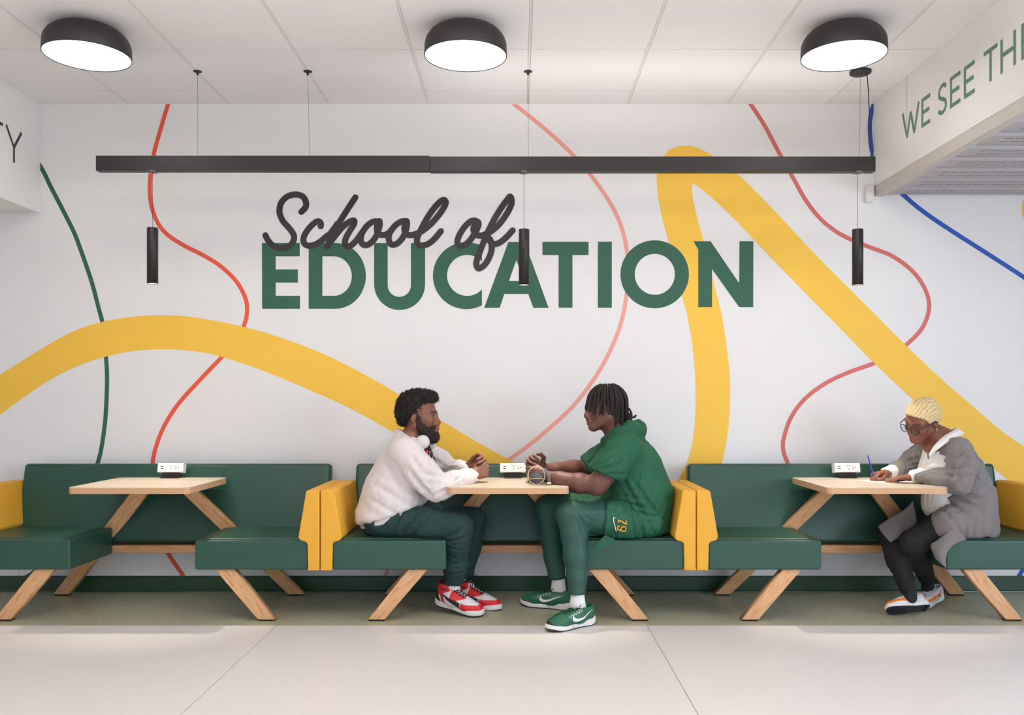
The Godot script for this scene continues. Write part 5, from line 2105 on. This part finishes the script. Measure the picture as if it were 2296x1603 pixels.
	var ck := creases([[1292, 1148, 1314, 1184, 7, 6], [1302, 1150, 1330, 1168, 7, 6], [1290, 1162, 1306, 1196, 7, 5], [1316, 1150, 1350, 1152, 8, 4]], 0.75)
	var tg := func(p: Vector3, n: Vector3) -> float:
		var bk := clampf(1.0 - p.distance_to(kn_n + Vector3(0.06, -0.05, 0)) / 0.12, 0.0, 1.0)
		return bk * float(f4.call(p, n)) + float(ck.call(p, n)) + 0.0015 * n3.get_noise_3dv(p * 0.5)
	var legs := []
	b = Blob.new()
	b.chain([hip_n, at(1350, 1162, 0.68), kn_n], [0.088, 0.084, 0.076], 0.03)
	b.chain([kn_n, at(1288, 1200, 0.745), at(1291, 1248, 0.77), at(1294, 1295, 0.79), at(1294, 1336, 0.80)], [0.073, 0.069, 0.063, 0.049, 0.0455], 0.025)
	b.clip(at(1294, 1332, 0.80), Vector3(0.05, -1, 0), 0.004)
	b.field(0.0078)
	legs.append(b.skin(null, tg, 1))
	b = Blob.new()
	b.chain([hip_f, at(1330, 1150, 0.39), kn_f], [0.088, 0.082, 0.074], 0.03)
	b.chain([kn_f, at(1236, 1200, 0.395), at(1243, 1250, 0.405), at(1250, 1304, 0.412)], [0.070, 0.067, 0.056, 0.048], 0.025)
	b.clip(at(1250, 1298, 0.412), Vector3(0.05, -1, 0), 0.004)
	b.field(0.0078)
	legs.append(b.skin(null, tg, 1))
	part("tights", Blob.join(legs), cloth(c8(30, 74, 64), 0.55, 0.15, 0.015), t)
	# shorts
	var n5 := noise3(17.0, 58, 2)
	var sf := folds(n5, Vector3(0.15, 1, 0.1), 3.0, 0.012)
	var pair := []
	b = Blob.new()
	b.oval(at(1440, 1170, 0.51), at(1420, 1160, 0.51), 0.10, 0.10, W, 1.9, 0.03)
	b.chain([hip_n, at(1395, 1166, 0.66), at(1340, 1162, 0.69)], [0.106, 0.104, 0.10], 0.03)
	b.clip(Vector3(0, 0.436, 0), Vector3(0, -1, 0), 0.01)
	b.clip(at(1358, 1160, 0.68), Vector3(-0.96, 0.1, -0.1), 0.004)
	b.field(0.008)
	var csh := creases([[1366, 1130, 1380, 1200, 7, 6], [1400, 1135, 1408, 1160, 8, 6], [1416, 1140, 1424, 1205, 8, 8], [1430, 1150, 1446, 1205, 9, 8], [1450, 1165, 1470, 1200, 10, 7]], 0.76)
	pair.append(b.skin(null, func(p: Vector3, n: Vector3) -> float: return 0.55 * float(sf.call(p, n)) + float(csh.call(p, n)), 1))
	var near_leg: Array = pair[0]
	b = Blob.new()
	b.chain([hip_f, at(1345, 1150, 0.39), at(1270, 1142, 0.385)], [0.106, 0.10, 0.094], 0.03)
	b.clip(at(1278, 1140, 0.39), Vector3(-1, 0, 0), 0.004)
	b.field(0.008)
	pair.append(b.skin(null, sf, 1))
	part("shorts", Blob.join(pair), cloth(c8(22, 88, 60), 0.7, 0.12), t)
	# the loose corner of the shorts hanging over the seat edge
	s = st()
	var flap := [[1380, 1196, 0.745], [1401, 1204, 0.765], [1405, 1214, 0.775], [1385, 1222, 0.778], [1362, 1235, 0.77], [1356, 1228, 0.765], [1368, 1210, 0.76]]
	var fl := PackedVector2Array()
	for q in flap:
		var a := at(q[0], q[1], 0.765)
		fl.append(Vector2(a.x, a.y))
	prism(s, fl, 0.758, 0.764, 0.0025, 2, Transform3D(Basis(Vector3(1, 0, 0.12), Vector3(0, 1, 0.06), Vector3(0, 0, 1)), Vector3(-0.12 * fl[0].x, 0, -0.06 * fl[0].y)))
	s.generate_normals()
	part("shorts_corner", s, cloth(c8(22, 88, 60), 0.7, 0.12), t)
	# number and curved tick on the leg of the shorts
	leg_marks(t, near_leg)
	# socks, shoes
	b = Blob.new()
	b.chain([an_n + Vector3(0, 0.03, 0), an_n - Vector3(0, 0.04, 0), an_n - Vector3(-0.01, 0.085, 0)], [0.035, 0.040, 0.043], 0.01)
	blob_part("sock", b, 0.006, M.sock, t)
	b = Blob.new()
	b.chain([an_f + Vector3(0, 0.05, 0), an_f - Vector3(0, 0.03, 0), an_f - Vector3(-0.01, 0.075, 0)], [0.036, 0.042, 0.045], 0.01)
	blob_part("sock", b, 0.006, M.sock, t)
	var grn := lin(34, 98, 70)
	var wht := lin(230, 230, 226)
	var pat := func(p: Vector3, _n: Vector3) -> Color:
		var x := p.x / 0.315 * 0.3
		var y := p.y / 0.315 * 0.3
		var c := coat(grn, lin(40, 38, 40), maxf(0.280 - x, y - 0.05))
		# scalloped line beside the laces
		var d := absf(y - (0.092 - 0.34 * (x - 0.10) + 0.0045 * sin(x * 380.0))) - 0.0016
		return coat(c, wht, maxf(maxf(d, 0.10 - x), x - 0.185) if absf(p.z) > 0.012 else 1.0)
	var heel := Vector3(at(1331, 1398, 0.765).x, 0.0, 0.765)
	var toe := Vector3(at(1226, 1416, 0.95).x, 0.0, 0.945)
	var Tn := along(heel, toe, 0.0)
	var sn := shoe("near green running shoe with white sole", Tn, 0.315, false, t, pat, M.sole_white, M.sole_dark, M.lace_green, [0.040, 0.022, 0.012], -1.0)
	var toe2 := Vector3(at(1168, 1356, 0.345).x, 0.0, 0.345)
	var heel2 := toe2 + Vector3(0.285, 0, 0.13)
	var Tf := along(heel2, toe2, 0.0)
	var sf2 := shoe("far green running shoe in shade", Tf, 0.315, false, t, pat, M.sole_white, M.sole_dark, M.lace_green, [0.038, 0.022, 0.010], -1.0)
	headphones_grey()

func leg_marks(t: Node3D, skin: Array) -> void:
	var put := func(rows: Array, w: float, m: Material, called: String) -> void:
		var s := st()
		for r in rows:
			var pts := []
			for q in v2s(r):
				var a := at(q.x, q.y, 0.77)
				pts.append(Vector3(a.x, a.y, drape(skin, a.x, a.y) + 0.001))
			tube(s, spline3(pts, 4) if pts.size() > 2 else pts, w, 6)
		part(called, s, m, t)
	# 7 and 9, lying on their sides down the thigh
	put.call([[1404, 1167, 1404, 1176], [1402, 1175, 1395, 1170, 1387, 1166], [1386, 1164, 1386, 1171]], 0.0038, M.mustard, "number_seven")
	put.call([[1402, 1181, 1394, 1181, 1392, 1186, 1394, 1190, 1401, 1191, 1403, 1186, 1402, 1181], [1393, 1190, 1386, 1187, 1384, 1183, 1386, 1179, 1389, 1179]], 0.0036, M.mustard, "number_nine")
	put.call([[1379, 1161, 1375, 1160, 1375, 1166, 1378, 1178, 1381, 1190]], 0.0026, M.lace_white, "white_tick")

func headphones_grey() -> void:
	var c := at(1203, 1065, 0.66)
	var h := thing("headphones", Vector3(c.x, 0.7165, 0.66), "dark grey headphones with beige rims lying on the table by the wrist", "headphones")
	var gold := mt(c8(214, 190, 148), 0.4, 0.3)
	var grey := mt(c8(70, 72, 78), 0.6)
	var s: SurfaceTool
	# two cups, one behind the other, tilted faces to the viewer
	for i in 2:
		var p := Vector3(c.x + 0.004 * i, 0.7165 + 0.0515, 0.672 - 0.062 * i)
		var nrm := Vector3(-0.25, 0.12, 1).normalized()
		var bx := Vector3(0, 1, 0).cross(nrm).normalized()
		var bs := Basis(bx, nrm, bx.cross(nrm))
		s = st()
		lathe(s, [Vector2(0, 0.016), Vector2(0.030, 0.015), Vector2(0.040, 0.008), Vector2(0.042, 0.0), Vector2(0.041, -0.008), Vector2(0, -0.008)], 32, Transform3D(bs * Basis.from_scale(Vector3(1.0, 1, 0.78)), p + Vector3(0.002, -0.0155, 0)))
		s.generate_normals()
		var cup := part("ear_cup", s, grey, h)
		s = st()
		var ring := []
		for k in 33:
			var a := TAU * k / 32.0
			ring.append(p + bs * Vector3(cos(a) * 0.0470, 0.008, sin(a) * 0.0470))
		tube(s, ring, 0.0022, 6, false)
		part("beige_rim", s, gold, cup)
		s = st()
		tube(s, [p + bs * Vector3(-0.036, 0.0115, 0.008) + Vector3(0, -0.012, 0), p + bs * Vector3(0.0, 0.0185, 0.004) + Vector3(0, -0.012, 0), p + bs * Vector3(0.038, 0.0115, 0.002) + Vector3(0, -0.012, 0)], 0.0016, 6)
		part("beige_rim", s, gold, cup)
	s = st()
	var arc := [Vector3(c.x + 0.022, 0.7165 + 0.085, 0.675), Vector3(c.x + 0.045, 0.7165 + 0.078, 0.676), Vector3(c.x + 0.064, 0.7165 + 0.05, 0.672), Vector3(c.x + 0.068, 0.7165 + 0.018, 0.66)]
	tube(s, spline3(arc, 6), 0.009, 10)
	part("headband", s, mt(c8(112, 114, 122), 0.7), h)
	s = st()
	rbox(s, Transform3D(Basis(), Vector3(c.x + 0.068, 0.7165 + 0.010, 0.66)), Vector3(0.022, 0.012, 0.02), 0.003, 2)
	part("slider", s, M.plastic_white, h)

func person_grey() -> void:
	var t := thing("person", at(2160, 1165, 0.52) * Vector3(1, 0, 1), "seated woman with short blond hair and glasses in a grey cardigan, writing", "person")
	var yaw := 0.42
	var pitch := 0.46
	var f := Vector3(-cos(yaw) * cos(pitch), -sin(pitch), sin(yaw) * cos(pitch))
	var side := Vector3(-sin(yaw), 0, -cos(yaw))
	var up := side.cross(f).normalized()
	# the head leans a little towards the viewer
	var T := Transform3D(Basis(f, up, f.cross(up)) * Basis(Vector3.RIGHT, -0.26) * 0.97, at(2067, 941, 0.52))
	var skin := lin(128, 80, 58)
	var tone := skin_tone(skin, lin(150, 80, 68), T, lin(56, 36, 26), 25)
	var sh_n := at(2150, 1016, 0.645)
	var el_n := at(2150, 1082, 0.72)
	var wr_n := at(2050, 1069, 0.565)
	var sh_f := at(2078, 1014, 0.38)
	var el_f := at(2030, 1050, 0.27)
	var wr_f := at(1987, 1062, 0.375)
	var hip_n := at(2160, 1168, 0.585)
	var kn_n := at(2046, 1216, 0.60)
	var an_n := at(2080, 1302, 0.385)
	var hip_f := at(2160, 1164, 0.42)
	var kn_f := at(1998, 1196, 0.43)
	var an_f := at(2040, 1326, 0.60)
	var neck0 := T * Vector3(-0.03, -0.055, 0)
	var neck1 := at(2112, 990, 0.515)
	var b := Blob.new()
	b.cone(neck0, neck1, 0.045, 0.055, 0.02)
	b.oval(neck1, at(2150, 1130, 0.515), 0.075, 0.1, Vector3(0, 0, 1), 1.2, 0.05)
	b.chain([sh_n, el_n, wr_n], [0.030, 0.028, 0.022])
	b.chain([sh_f, el_f, wr_f], [0.026, 0.022, 0.020])
	b.chain([hip_n, kn_n, an_n], [0.06, 0.045, 0.03])
	b.chain([hip_f, kn_f, an_f], [0.06, 0.045, 0.03])
	b.field(0.012)
	var skins := [b.skin(tone)]
	b = Blob.new()
	head_shape(b, T, 0.94, 1.05, 0.6)
	b.cone(neck0, neck1, 0.05, 0.058, 0.03)
	b.ell(at(2096, 1005, 0.55), Vector3(0.06, 0.035, 0.06), Basis(), 0.03)
	b.field(0.0031)
	skins.append(b.skin(tone))
	b = Blob.new()
	b.cone(el_f.lerp(wr_f, 0.6), wr_f, 0.032, 0.024, 0.01)
	hand(b, wr_f, Vector3(-0.86, 0.02, 0.36), Vector3(-0.30, -0.9, 0.25), [[38, 52, 20], [48, 62, 30], [58, 66, 35], [62, 66, 35]], [Vector3(0.75, 0.35, 0.45), Vector3(0.95, -0.1, 0.3), Vector3(0.9, -0.25, 0.35)], 1.0, 0.92)
	b.field(0.0027)
	skins.append(b.skin(tone))
	b = Blob.new()
	b.cone(el_n.lerp(wr_n, 0.6), wr_n, 0.032, 0.024, 0.01)
	hand(b, wr_n, Vector3(-0.95, -0.10, -0.28), Vector3(0, -1, 0.1), [[14, 18, 12], [14, 16, 12], [15, 18, 12], [16, 20, 14]], [Vector3(0.8, 0.6, 0.1), Vector3(0.95, 0.3, 0.1), Vector3(1, 0.1, 0.1)], -1.0, 0.92)
	b.field(0.0027)
	skins.append(b.skin(tone))
	part("body", Blob.join(skins), M.skin, t)
	eyes(T, t, Vector3(1, -0.5, 0.0), 0.003, 0.1)
	# short waved hair, combed forward in ridges
	b = Blob.new()
	b.ell(T * Vector3(-0.015, 0.038, 0), Vector3(0.1065, 0.088, 0.0815) * 0.97, T.basis, 0.02)
	b.ell(T * Vector3(-0.055, 0.0, 0), Vector3(0.060, 0.070, 0.070) * 0.97, T.basis, 0.03)
	b.ell(T * Vector3(0.106, -0.030, 0), Vector3(0.085, 0.096, 0.2), T.basis, 0.006, true)
	b.ell(T * Vector3(0.025, -0.078, 0), Vector3(0.092, 0.082, 0.2), T.basis, 0.006, true)
	b.field(0.0028)
	var inv := T.affine_inverse()
	var nw := noise3(34.0, 71, 2)
	var comb := func(p: Vector3) -> float:
		var q := inv * p
		return sin(atan2(q.z, q.y + 0.03) * 44.0 + nw.get_noise_3dv(p) * 2.6 + sin(q.x * 55.0 + q.z * 20.0) * 0.9)
	var waves := func(p: Vector3, _n: Vector3) -> float:
		return 0.0010 * float(comb.call(p))
	var blond := func(p: Vector3, _n: Vector3) -> Color:
		return lin(222, 200, 150).lerp(lin(182, 148, 98), clampf(0.15 - 0.6 * float(comb.call(p)), 0.0, 1.0))
	var hm := vmat(0.6)
	part("hair", Blob.join([b.skin(blond, waves, 0)]), hm, t)
	glasses(T, t)
	# earring and necklace
	var s := st()
	var ring := []
	for k in 13:
		var a := TAU * k / 12.0
		ring.append(T * (Vector3(-0.012, -0.052, -0.084) + Vector3(cos(a) * 0.0075, sin(a) * 0.010, 0)))
	tube(s, ring, 0.0022, 6, false)
	part("earring", s, mt(c8(236, 226, 206), 0.2, 0.7), t)
	s = st()
	tube(s, spline3([at(2116, 985, 0.60), at(2104, 998, 0.595), at(2090, 1006, 0.57), at(2078, 1003, 0.52)], 5), 0.0016, 6)
	part("necklace", s, mt(c8(222, 190, 130), 0.25, 0.8), t)
	# white blouse
	var W := Vector3(0.25, 0, 1)
	var bl := cloth(c8(238, 234, 230), 0.8, 0.2, 0.02)
	b = Blob.new()
	b.ochain([at(2119, 1128, 0.52), at(2113, 1060, 0.53), at(2108, 1012, 0.53)], [0.116, 0.110, 0.083], W, 1.1, 0.05)
	b.cone(at(2096, 985, 0.56), at(2076, 1030, 0.60), 0.034, 0.020, 0.012, true)
	b.cone(neck0, neck1, 0.058, 0.066, 0.01, true)
	blob_part("blouse", b, 0.007, bl, t, null, folds(noise3(14.0, 81), Vector3(0.1, 1, 0), 3.0, 0.006))
	# its collar, folded over the cardigan
	s = st()
	collar_strip(s, [at(2082, 1020, 0.625), at(2096, 998, 0.635), at(2116, 978, 0.625), at(2138, 965, 0.585), at(2146, 960, 0.52), at(2134, 962, 0.45), at(2104, 976, 0.42)], [0.012, 0.03, 0.042, 0.046, 0.046, 0.04, 0.03], [Vector3(0.5, -0.5, 0.7), Vector3(0.55, -0.5, 0.65), Vector3(0.5, -0.55, 0.6), Vector3(0.7, -0.6, 0.4), Vector3(0.8, -0.6, 0), Vector3(0.6, -0.6, -0.4), Vector3(0.2, -0.6, -0.6)])
	s.generate_normals()
	part("collar", s, bl, t)
	s = st()
	rbox(s, Transform3D(Basis(Vector3(0, 0, 1), 0.1), at(2081, 1022, 0.655)), Vector3(0.008, 0.035, 0.006), 0.002, 1)
	part("button_tab", s, mt(c8(90, 82, 80), 0.7), t)
	# turned-back cuffs
	for c in [[at(2041, 1067, 0.552), at(2064, 1066, 0.595), 0.030, 0.041], [at(1981, 1061, 0.372), at(2000, 1057, 0.350), 0.029, 0.039]]:
		b = Blob.new()
		b.cone(c[0], c[1], c[2], c[3], 0.01)
		b.clip(c[0], c[0] - c[1], 0.004)
		b.field(0.0048)
		part("cuff", Blob.join([b.skin(null, null, 1)]), bl, t)
	# cardigan: body, then the sleeves
	var n1 := noise3(11.0, 91, 2)
	var f1 := folds(n1, Vector3(0.55, 1, 0.2), 2.6, 0.013)
	var n2 := noise3(22.0, 92, 2)
	var f2 := folds(n2, Vector3(-0.7, 1, 0.2), 2.0, 0.010)
	var cc := creases([[2106, 1046, 2152, 1012, 10, 8], [2104, 1056, 2164, 1036, 11, 9], [2108, 1066, 2172, 1064, 11, 8], [2112, 1104, 2168, 1158, 12, 11], [2130, 1104, 2200, 1148, 13, 10], [2150, 1106, 2198, 1118, 11, 8], [2100, 1118, 2140, 1186, 12, 9], [2180, 1160, 2176, 1200, 9, 9], [2160, 1176, 2158, 1206, 8, 8], [2196, 1170, 2200, 1200, 9, 7]], 0.7)
	var cg := func(p: Vector3, n: Vector3) -> float:
		var ne := clampf(1.0 - p.distance_to(el_n) / 0.17, 0.0, 1.0)
		return float(f1.call(p, n)) * 0.9 + ne * float(f2.call(p, n)) + float(cc.call(p, n))
	var pieces := []
	b = Blob.new()
	b.ochain([at(2160, 1176, 0.52), at(2152, 1110, 0.52), at(2136, 1050, 0.52), at(2122, 1008, 0.52)], [0.160, 0.148, 0.126, 0.080], W, 1.22, 0.06)
	b.chain([at(2160, 1170, 0.62), at(2128, 1176, 0.66)], [0.104, 0.094], 0.05)
	b.cone(at(2146, 1006, 0.64), at(2080, 1010, 0.38), 0.064, 0.060, 0.05)
	b.ell(at(2042, 1062, 0.61), Vector3(0.090, 0.25, 0.15), Basis(Vector3(0, 0, 1), 0.13), 0.015, true)
	b.cone(neck0, at(2122, 985, 0.515), 0.062, 0.075, 0.012, true)
	b.clip(Vector3(0, 0.438, 0), Vector3(0, -1, 0), 0.01)
	b.field(0.008)
	pieces.append(b.skin(null, cg, 1))
	b = Blob.new()
	b.chain([at(2152, 1010, 0.655), at(2158, 1050, 0.70), el_n], [0.070, 0.067, 0.060], 0.03)
	b.chain([el_n, at(2108, 1074, 0.66), at(2066, 1069, 0.60)], [0.058, 0.052, 0.039], 0.03)
	b.field(0.0075)
	pieces.append(b.skin(null, cg, 1))
	b = Blob.new()
	b.chain([at(2078, 1010, 0.36), at(2050, 1032, 0.29), el_f], [0.066, 0.062, 0.056], 0.03)
	b.chain([el_f, at(2012, 1055, 0.32), at(2003, 1058, 0.345)], [0.054, 0.046, 0.036], 0.025)
	b.field(0.0075)
	pieces.append(b.skin(null, cg, 1))
	var knit := cloth(c8(128, 122, 120), 0.95, 0.35, 0.08, 26.0)
	knit.albedo_texture = noise_tex(0.35, 3, 95, [c8(92, 87, 85), c8(124, 118, 115), c8(150, 145, 142)], [0.25, 0.5, 0.75])
	knit.albedo_color = Color.WHITE
	knit.uv1_scale = Vector3.ONE * 7.0
	part("cardigan", Blob.join(pieces), knit, t)
	# its two front panels hanging over the knees and the seat edge
	cloth_sheet("cardigan_front", t, knit, [[at(2047, 1122, 0.44), at(2052, 1150, 0.47), at(2056, 1172, 0.50)], [at(2028, 1142, 0.45), at(2032, 1166, 0.485), at(2036, 1190, 0.515)], [at(1998, 1160, 0.455), at(2006, 1182, 0.50), at(2014, 1206, 0.53)], [at(1968, 1180, 0.455), at(1982, 1200, 0.50), at(1997, 1216, 0.53)]])
	cloth_sheet("cardigan_front", t, knit, [[at(2140, 1176, 0.74), at(2156, 1196, 0.757), at(2166, 1210, 0.757)], [at(2122, 1196, 0.74), at(2134, 1208, 0.764), at(2146, 1217, 0.770)], [at(2102, 1212, 0.73), at(2114, 1222, 0.764), at(2128, 1231, 0.772)], [at(2088, 1223, 0.715), at(2104, 1238, 0.756), at(2122, 1248, 0.768)], [at(2097, 1250, 0.715), at(2108, 1262, 0.752), at(2121, 1274, 0.764)]])
	# trousers
	b = Blob.new()
	b.oval(at(2158, 1166, 0.515), at(2130, 1165, 0.515), 0.080, 0.085, Vector3(0, 0, 1), 1.4, 0.03)
	b.chain([hip_n, at(2112, 1184, 0.62), kn_n], [0.088, 0.084, 0.066], 0.03)
	b.chain([kn_n, at(2062, 1256, 0.50), at(2078, 1296, 0.40)], [0.064, 0.058, 0.042], 0.03)
	b.chain([hip_f, at(2090, 1172, 0.43), kn_f], [0.088, 0.084, 0.070], 0.03)
	b.chain([kn_f, at(2014, 1255, 0.51), at(2035, 1318, 0.59)], [0.068, 0.060, 0.043], 0.03)
	b.field(0.0085)
	part("trousers", Blob.join([b.skin(null, folds(noise3(14.0, 98), Vector3(0.6, 0.6, 0), 2.0, 0.006), 1)]), cloth(c8(18, 17, 19), 0.85, 0.05), t)
	# socks and shoes
	b = Blob.new()
	b.cone(an_n + Vector3(0, 0.02, 0.01), an_n - Vector3(0, 0.05, 0.0), 0.032, 0.035, 0.01)
	blob_part("sock", b, 0.006, cloth(c8(30, 30, 34), 0.9, 0.1), t)
	b = Blob.new()
	b.cone(an_f + Vector3(0, 0.02, 0), an_f - Vector3(0, 0.03, -0.01), 0.032, 0.034, 0.01)
	blob_part("sock", b, 0.006, cloth(c8(30, 30, 34), 0.9, 0.1), t)
	var gry := lin(206, 206, 212)
	var ora := lin(236, 130, 42)
	var wht := lin(232, 230, 230)
	var pat := func(p: Vector3, _n: Vector3) -> Color:
		var x := p.x / 0.262 * 0.3
		var y := p.y / 0.262 * 0.3
		var c := coat(gry, wht, maxf(0.17 - x, y - 0.062))
		c = coat(c, ora, maxf(absf(y - 0.048) - 0.010, 0.15 - x))
		c = coat(c, ora, 0.255 - x)
		var mid := 0.080 - 0.26 * (x - 0.045)
		c = coat(c, ora, maxf(maxf(absf(y - mid) - (0.003 + 0.085 * (x - 0.045)), 0.045 - x), x - 0.165))
		return coat(c, ora, maxf(x - 0.03, y - 0.07))
	# near shoe rolled on its outer edge, the sole turned to the viewer
	var toe := at(1994, 1368, 0.645)
	var heel := at(2086, 1357, 0.60)
	toe.y = 0.022
	heel.y = 0.030
	var roll := 0.85
	var Tn := along(heel, toe, roll)
	Tn.origin += Vector3(0, 0.012, 0.0)
	var sn := shoe("orange and white trainer with its dark sole turned to the viewer", Tn, 0.262, false, t, pat, M.sole_white, M.sole_dark, M.lace_white, [0.040, 0.026, 0.008])
	tread(Tn, sn, 0.262)
	var heel2 := at(2111, 1330, 0.33)
	var toe2 := at(2060, 1346, 0.47)
	heel2.y = 0.035
	toe2.y = 0.0
	shoe("orange and white trainer further back, heel lifted", along(heel2, toe2, 0.05), 0.262, false, t, pat, M.sole_white, M.sole_white, M.lace_white, [0.040, 0.026, 0.008])
	desk_things()

# studs of the sole
func tread(T: Transform3D, parent: Node3D, L: float) -> void:
	var k := L / 0.30
	var s := st()
	for i in 9:
		for j in 4:
			var x := 0.165 + i * 0.0145 if i < 8 else 0.03
			var z := (j - 1.5) * 0.018
			if absf(z) < 0.034 - maxf(0.0, (x - 0.25)) * 0.6:
				rbox(s, T * Transform3D(Basis(), Vector3(x, -0.001, z) * k), Vector3(0.0115, 0.004, 0.014) * k, 0.001, 1)
	part("sole_tread", s, mt(c8(34, 36, 46), 0.8), parent)

func collar_strip(s: SurfaceTool, spine: Array, wid: Array, dirs: Array) -> void:
	var sp := spline3(spine, 5)
	var n := sp.size()
	var outer := []
	for i in n:
		var u := float(i) / (n - 1) * (spine.size() - 1)
		var k := mini(int(u), spine.size() - 2)
		var fr := u - k
		var d: Vector3 = dirs[k].lerp(dirs[k + 1], fr).normalized()
		outer.append(sp[i] + d * lerpf(wid[k], wid[k + 1], fr))
	s.set_smooth_group(1)
	for i in n - 1:
		var a: Vector3 = sp[i]
		var b: Vector3 = sp[i + 1]
		var c: Vector3 = outer[i + 1]
		var d: Vector3 = outer[i]
		var nn := (b - a).cross(d - a).normalized() * 0.003
		quad(s, a + nn, b + nn, c + nn, d + nn)
		quad(s, a - nn, d - nn, c - nn, b - nn)
		quad(s, d + nn, c + nn, c - nn, d - nn)
		quad(s, a - nn, b - nn, b + nn, a + nn)

# a thick sheet through a grid of points
func cloth_sheet(called: String, t: Node3D, m: Material, rows: Array) -> void:
	var long := []
	for r in rows:
		long.append(spline3(r, 5))
	var w: int = long[0].size()
	var cols := []
	for j in w:
		var line := []
		for r in long:
			line.append(r[j])
		cols.append(spline3(line, 6))
	var h: int = cols[0].size()
	var nz := noise3(16.0, 99, 2)
	var P := []
	for j in w:
		var line := []
		for i in h:
			var p: Vector3 = cols[j][i]
			line.append(p + Vector3(0, 0, 1) * 0.006 * nz.get_noise_3d(p.x * 1.5, p.y * 0.5, p.z))
		P.append(line)
	var s := st()
	s.set_smooth_group(1)
	var T := 0.0035
	var nrm := func(j: int, i: int) -> Vector3:
		var a: Vector3 = P[mini(j + 1, w - 1)][i] - P[maxi(j - 1, 0)][i]
		var b: Vector3 = P[j][mini(i + 1, h - 1)] - P[j][maxi(i - 1, 0)]
		return a.cross(b).normalized() * T
	for j in w - 1:
		for i in h - 1:
			var q := [[j, i], [j + 1, i], [j + 1, i + 1], [j, i + 1]]
			var u := []
			var v := []
			for k in q:
				var n3: Vector3 = nrm.call(k[0], k[1])
				u.append(P[k[0]][k[1]] + n3)
				v.append(P[k[0]][k[1]] - n3)
			quad(s, u[0], u[1], u[2], u[3])
			quad(s, v[0], v[3], v[2], v[1])
			if j == 0:
				quad(s, v[0], u[0], u[3], v[3])
			if j == w - 2:
				quad(s, u[1], v[1], v[2], u[2])
			if i == 0:
				quad(s, v[0], v[1], u[1], u[0])
			if i == h - 2:
				quad(s, u[3], u[2], v[2], v[3])
	s.generate_normals()
	part(called, s, m, t)

func glasses(T: Transform3D, t: Node3D) -> void:
	var m := mt(c8(28, 27, 34), 0.25)
	var root := Node3D.new()
	root.name = "glasses"
	t.add_child(root, true)
	var s := st()
	for sg in [-1.0, 1.0]:
		var ring := []
		for k in 25:
			var a := TAU * k / 24.0
			var x := cos(a)
			var y := sin(a)
			ring.append(T * Vector3(0.112 - 0.10 * absf(0.035 * sg + x * 0.026 * 1.0) * absf(0.035 * sg + x * 0.026) / 0.05 * 1.0, -0.008 + y * 0.0225 * (1.0 if y > 0 else 1.06), 0.035 * sg + x * 0.0265))
		tube(s, ring, 0.0024, 7, false)
		tube(s, [T * Vector3(0.102, 0.004, 0.061 * sg), T * Vector3(0.09, 0.006, 0.072 * sg), T * Vector3(-0.004, 0.008, 0.084 * sg), T * Vector3(-0.022, -0.006, 0.084 * sg)], 0.0026, 7)
	tube(s, spline3([T * Vector3(0.112, 0.0, -0.0085), T * Vector3(0.116, 0.003, 0), T * Vector3(0.112, 0.0, 0.0085)], 4), 0.0024, 7)
	part("glasses_frame", s, m, root)
	var g := StandardMaterial3D.new()
	g.transparency = BaseMaterial3D.TRANSPARENCY_ALPHA
	g.albedo_color = Color(0.9, 0.93, 0.97, 0.08)
	g.roughness = 0.05
	for sg in [-1.0, 1.0]:
		s = st()
		var c := T * Vector3(0.1085, -0.008, 0.035 * sg)
		for k in 24:
			var a := TAU * k / 24.0
			var b := TAU * (k + 1) / 24.0
			for q in [c, T * Vector3(0.1085, -0.008 + sin(b) * 0.022, 0.035 * sg + cos(b) * 0.026), T * Vector3(0.1085, -0.008 + sin(a) * 0.022, 0.035 * sg + cos(a) * 0.026)]:
				s.set_normal(T.basis.x.normalized())
				s.add_vertex(q)
		part("lens", s, g, root)

func desk_things() -> void:
	var y := 0.7165
	# sheet of paper
	var pc := Vector3(2.087, y, 0.434)
	var pp := thing("paper_sheet", pc, "blank white sheet of paper under the writing woman's hands", "paper")
	var s := st()
	var bs := Basis(Vector3.UP, 0.44)
	rbox(s, Transform3D(bs, pc + Vector3(0, 0.0006, 0)), Vector3(0.279, 0.0009, 0.216), 0.0004, 1)
	part("sheet", s, mt(c8(246, 246, 246), 0.8), pp)
	# pen
	var tip := at(1962, 1073, 0.435)
	tip.y = y + 0.0015
	var top := at(1944, 1015, 0.40)
	var d := (top - tip).normalized()
	var pen := thing("pen", tip, "blue ballpoint pen held upright in the writing woman's hand", "pen")
	s = st()
	tube(s, [tip + d * 0.012, tip + d * 0.02, tip + d * 0.10, tip + d * 0.138], [0.0030, 0.0042, 0.0042, 0.0042], 10)
	part("barrel", s, mt(c8(42, 66, 150), 0.4), pen)
	s = st()
	tube(s, [tip, tip + d * 0.012], [0.0005, 0.0028], 8)
	part("tip", s, M.steel, pen)
	s = st()
	tube(s, [tip + d * 0.138, tip + d * 0.148], [0.0036, 0.0030], 8)
	part("cap", s, mt(c8(28, 44, 110), 0.4), pen)
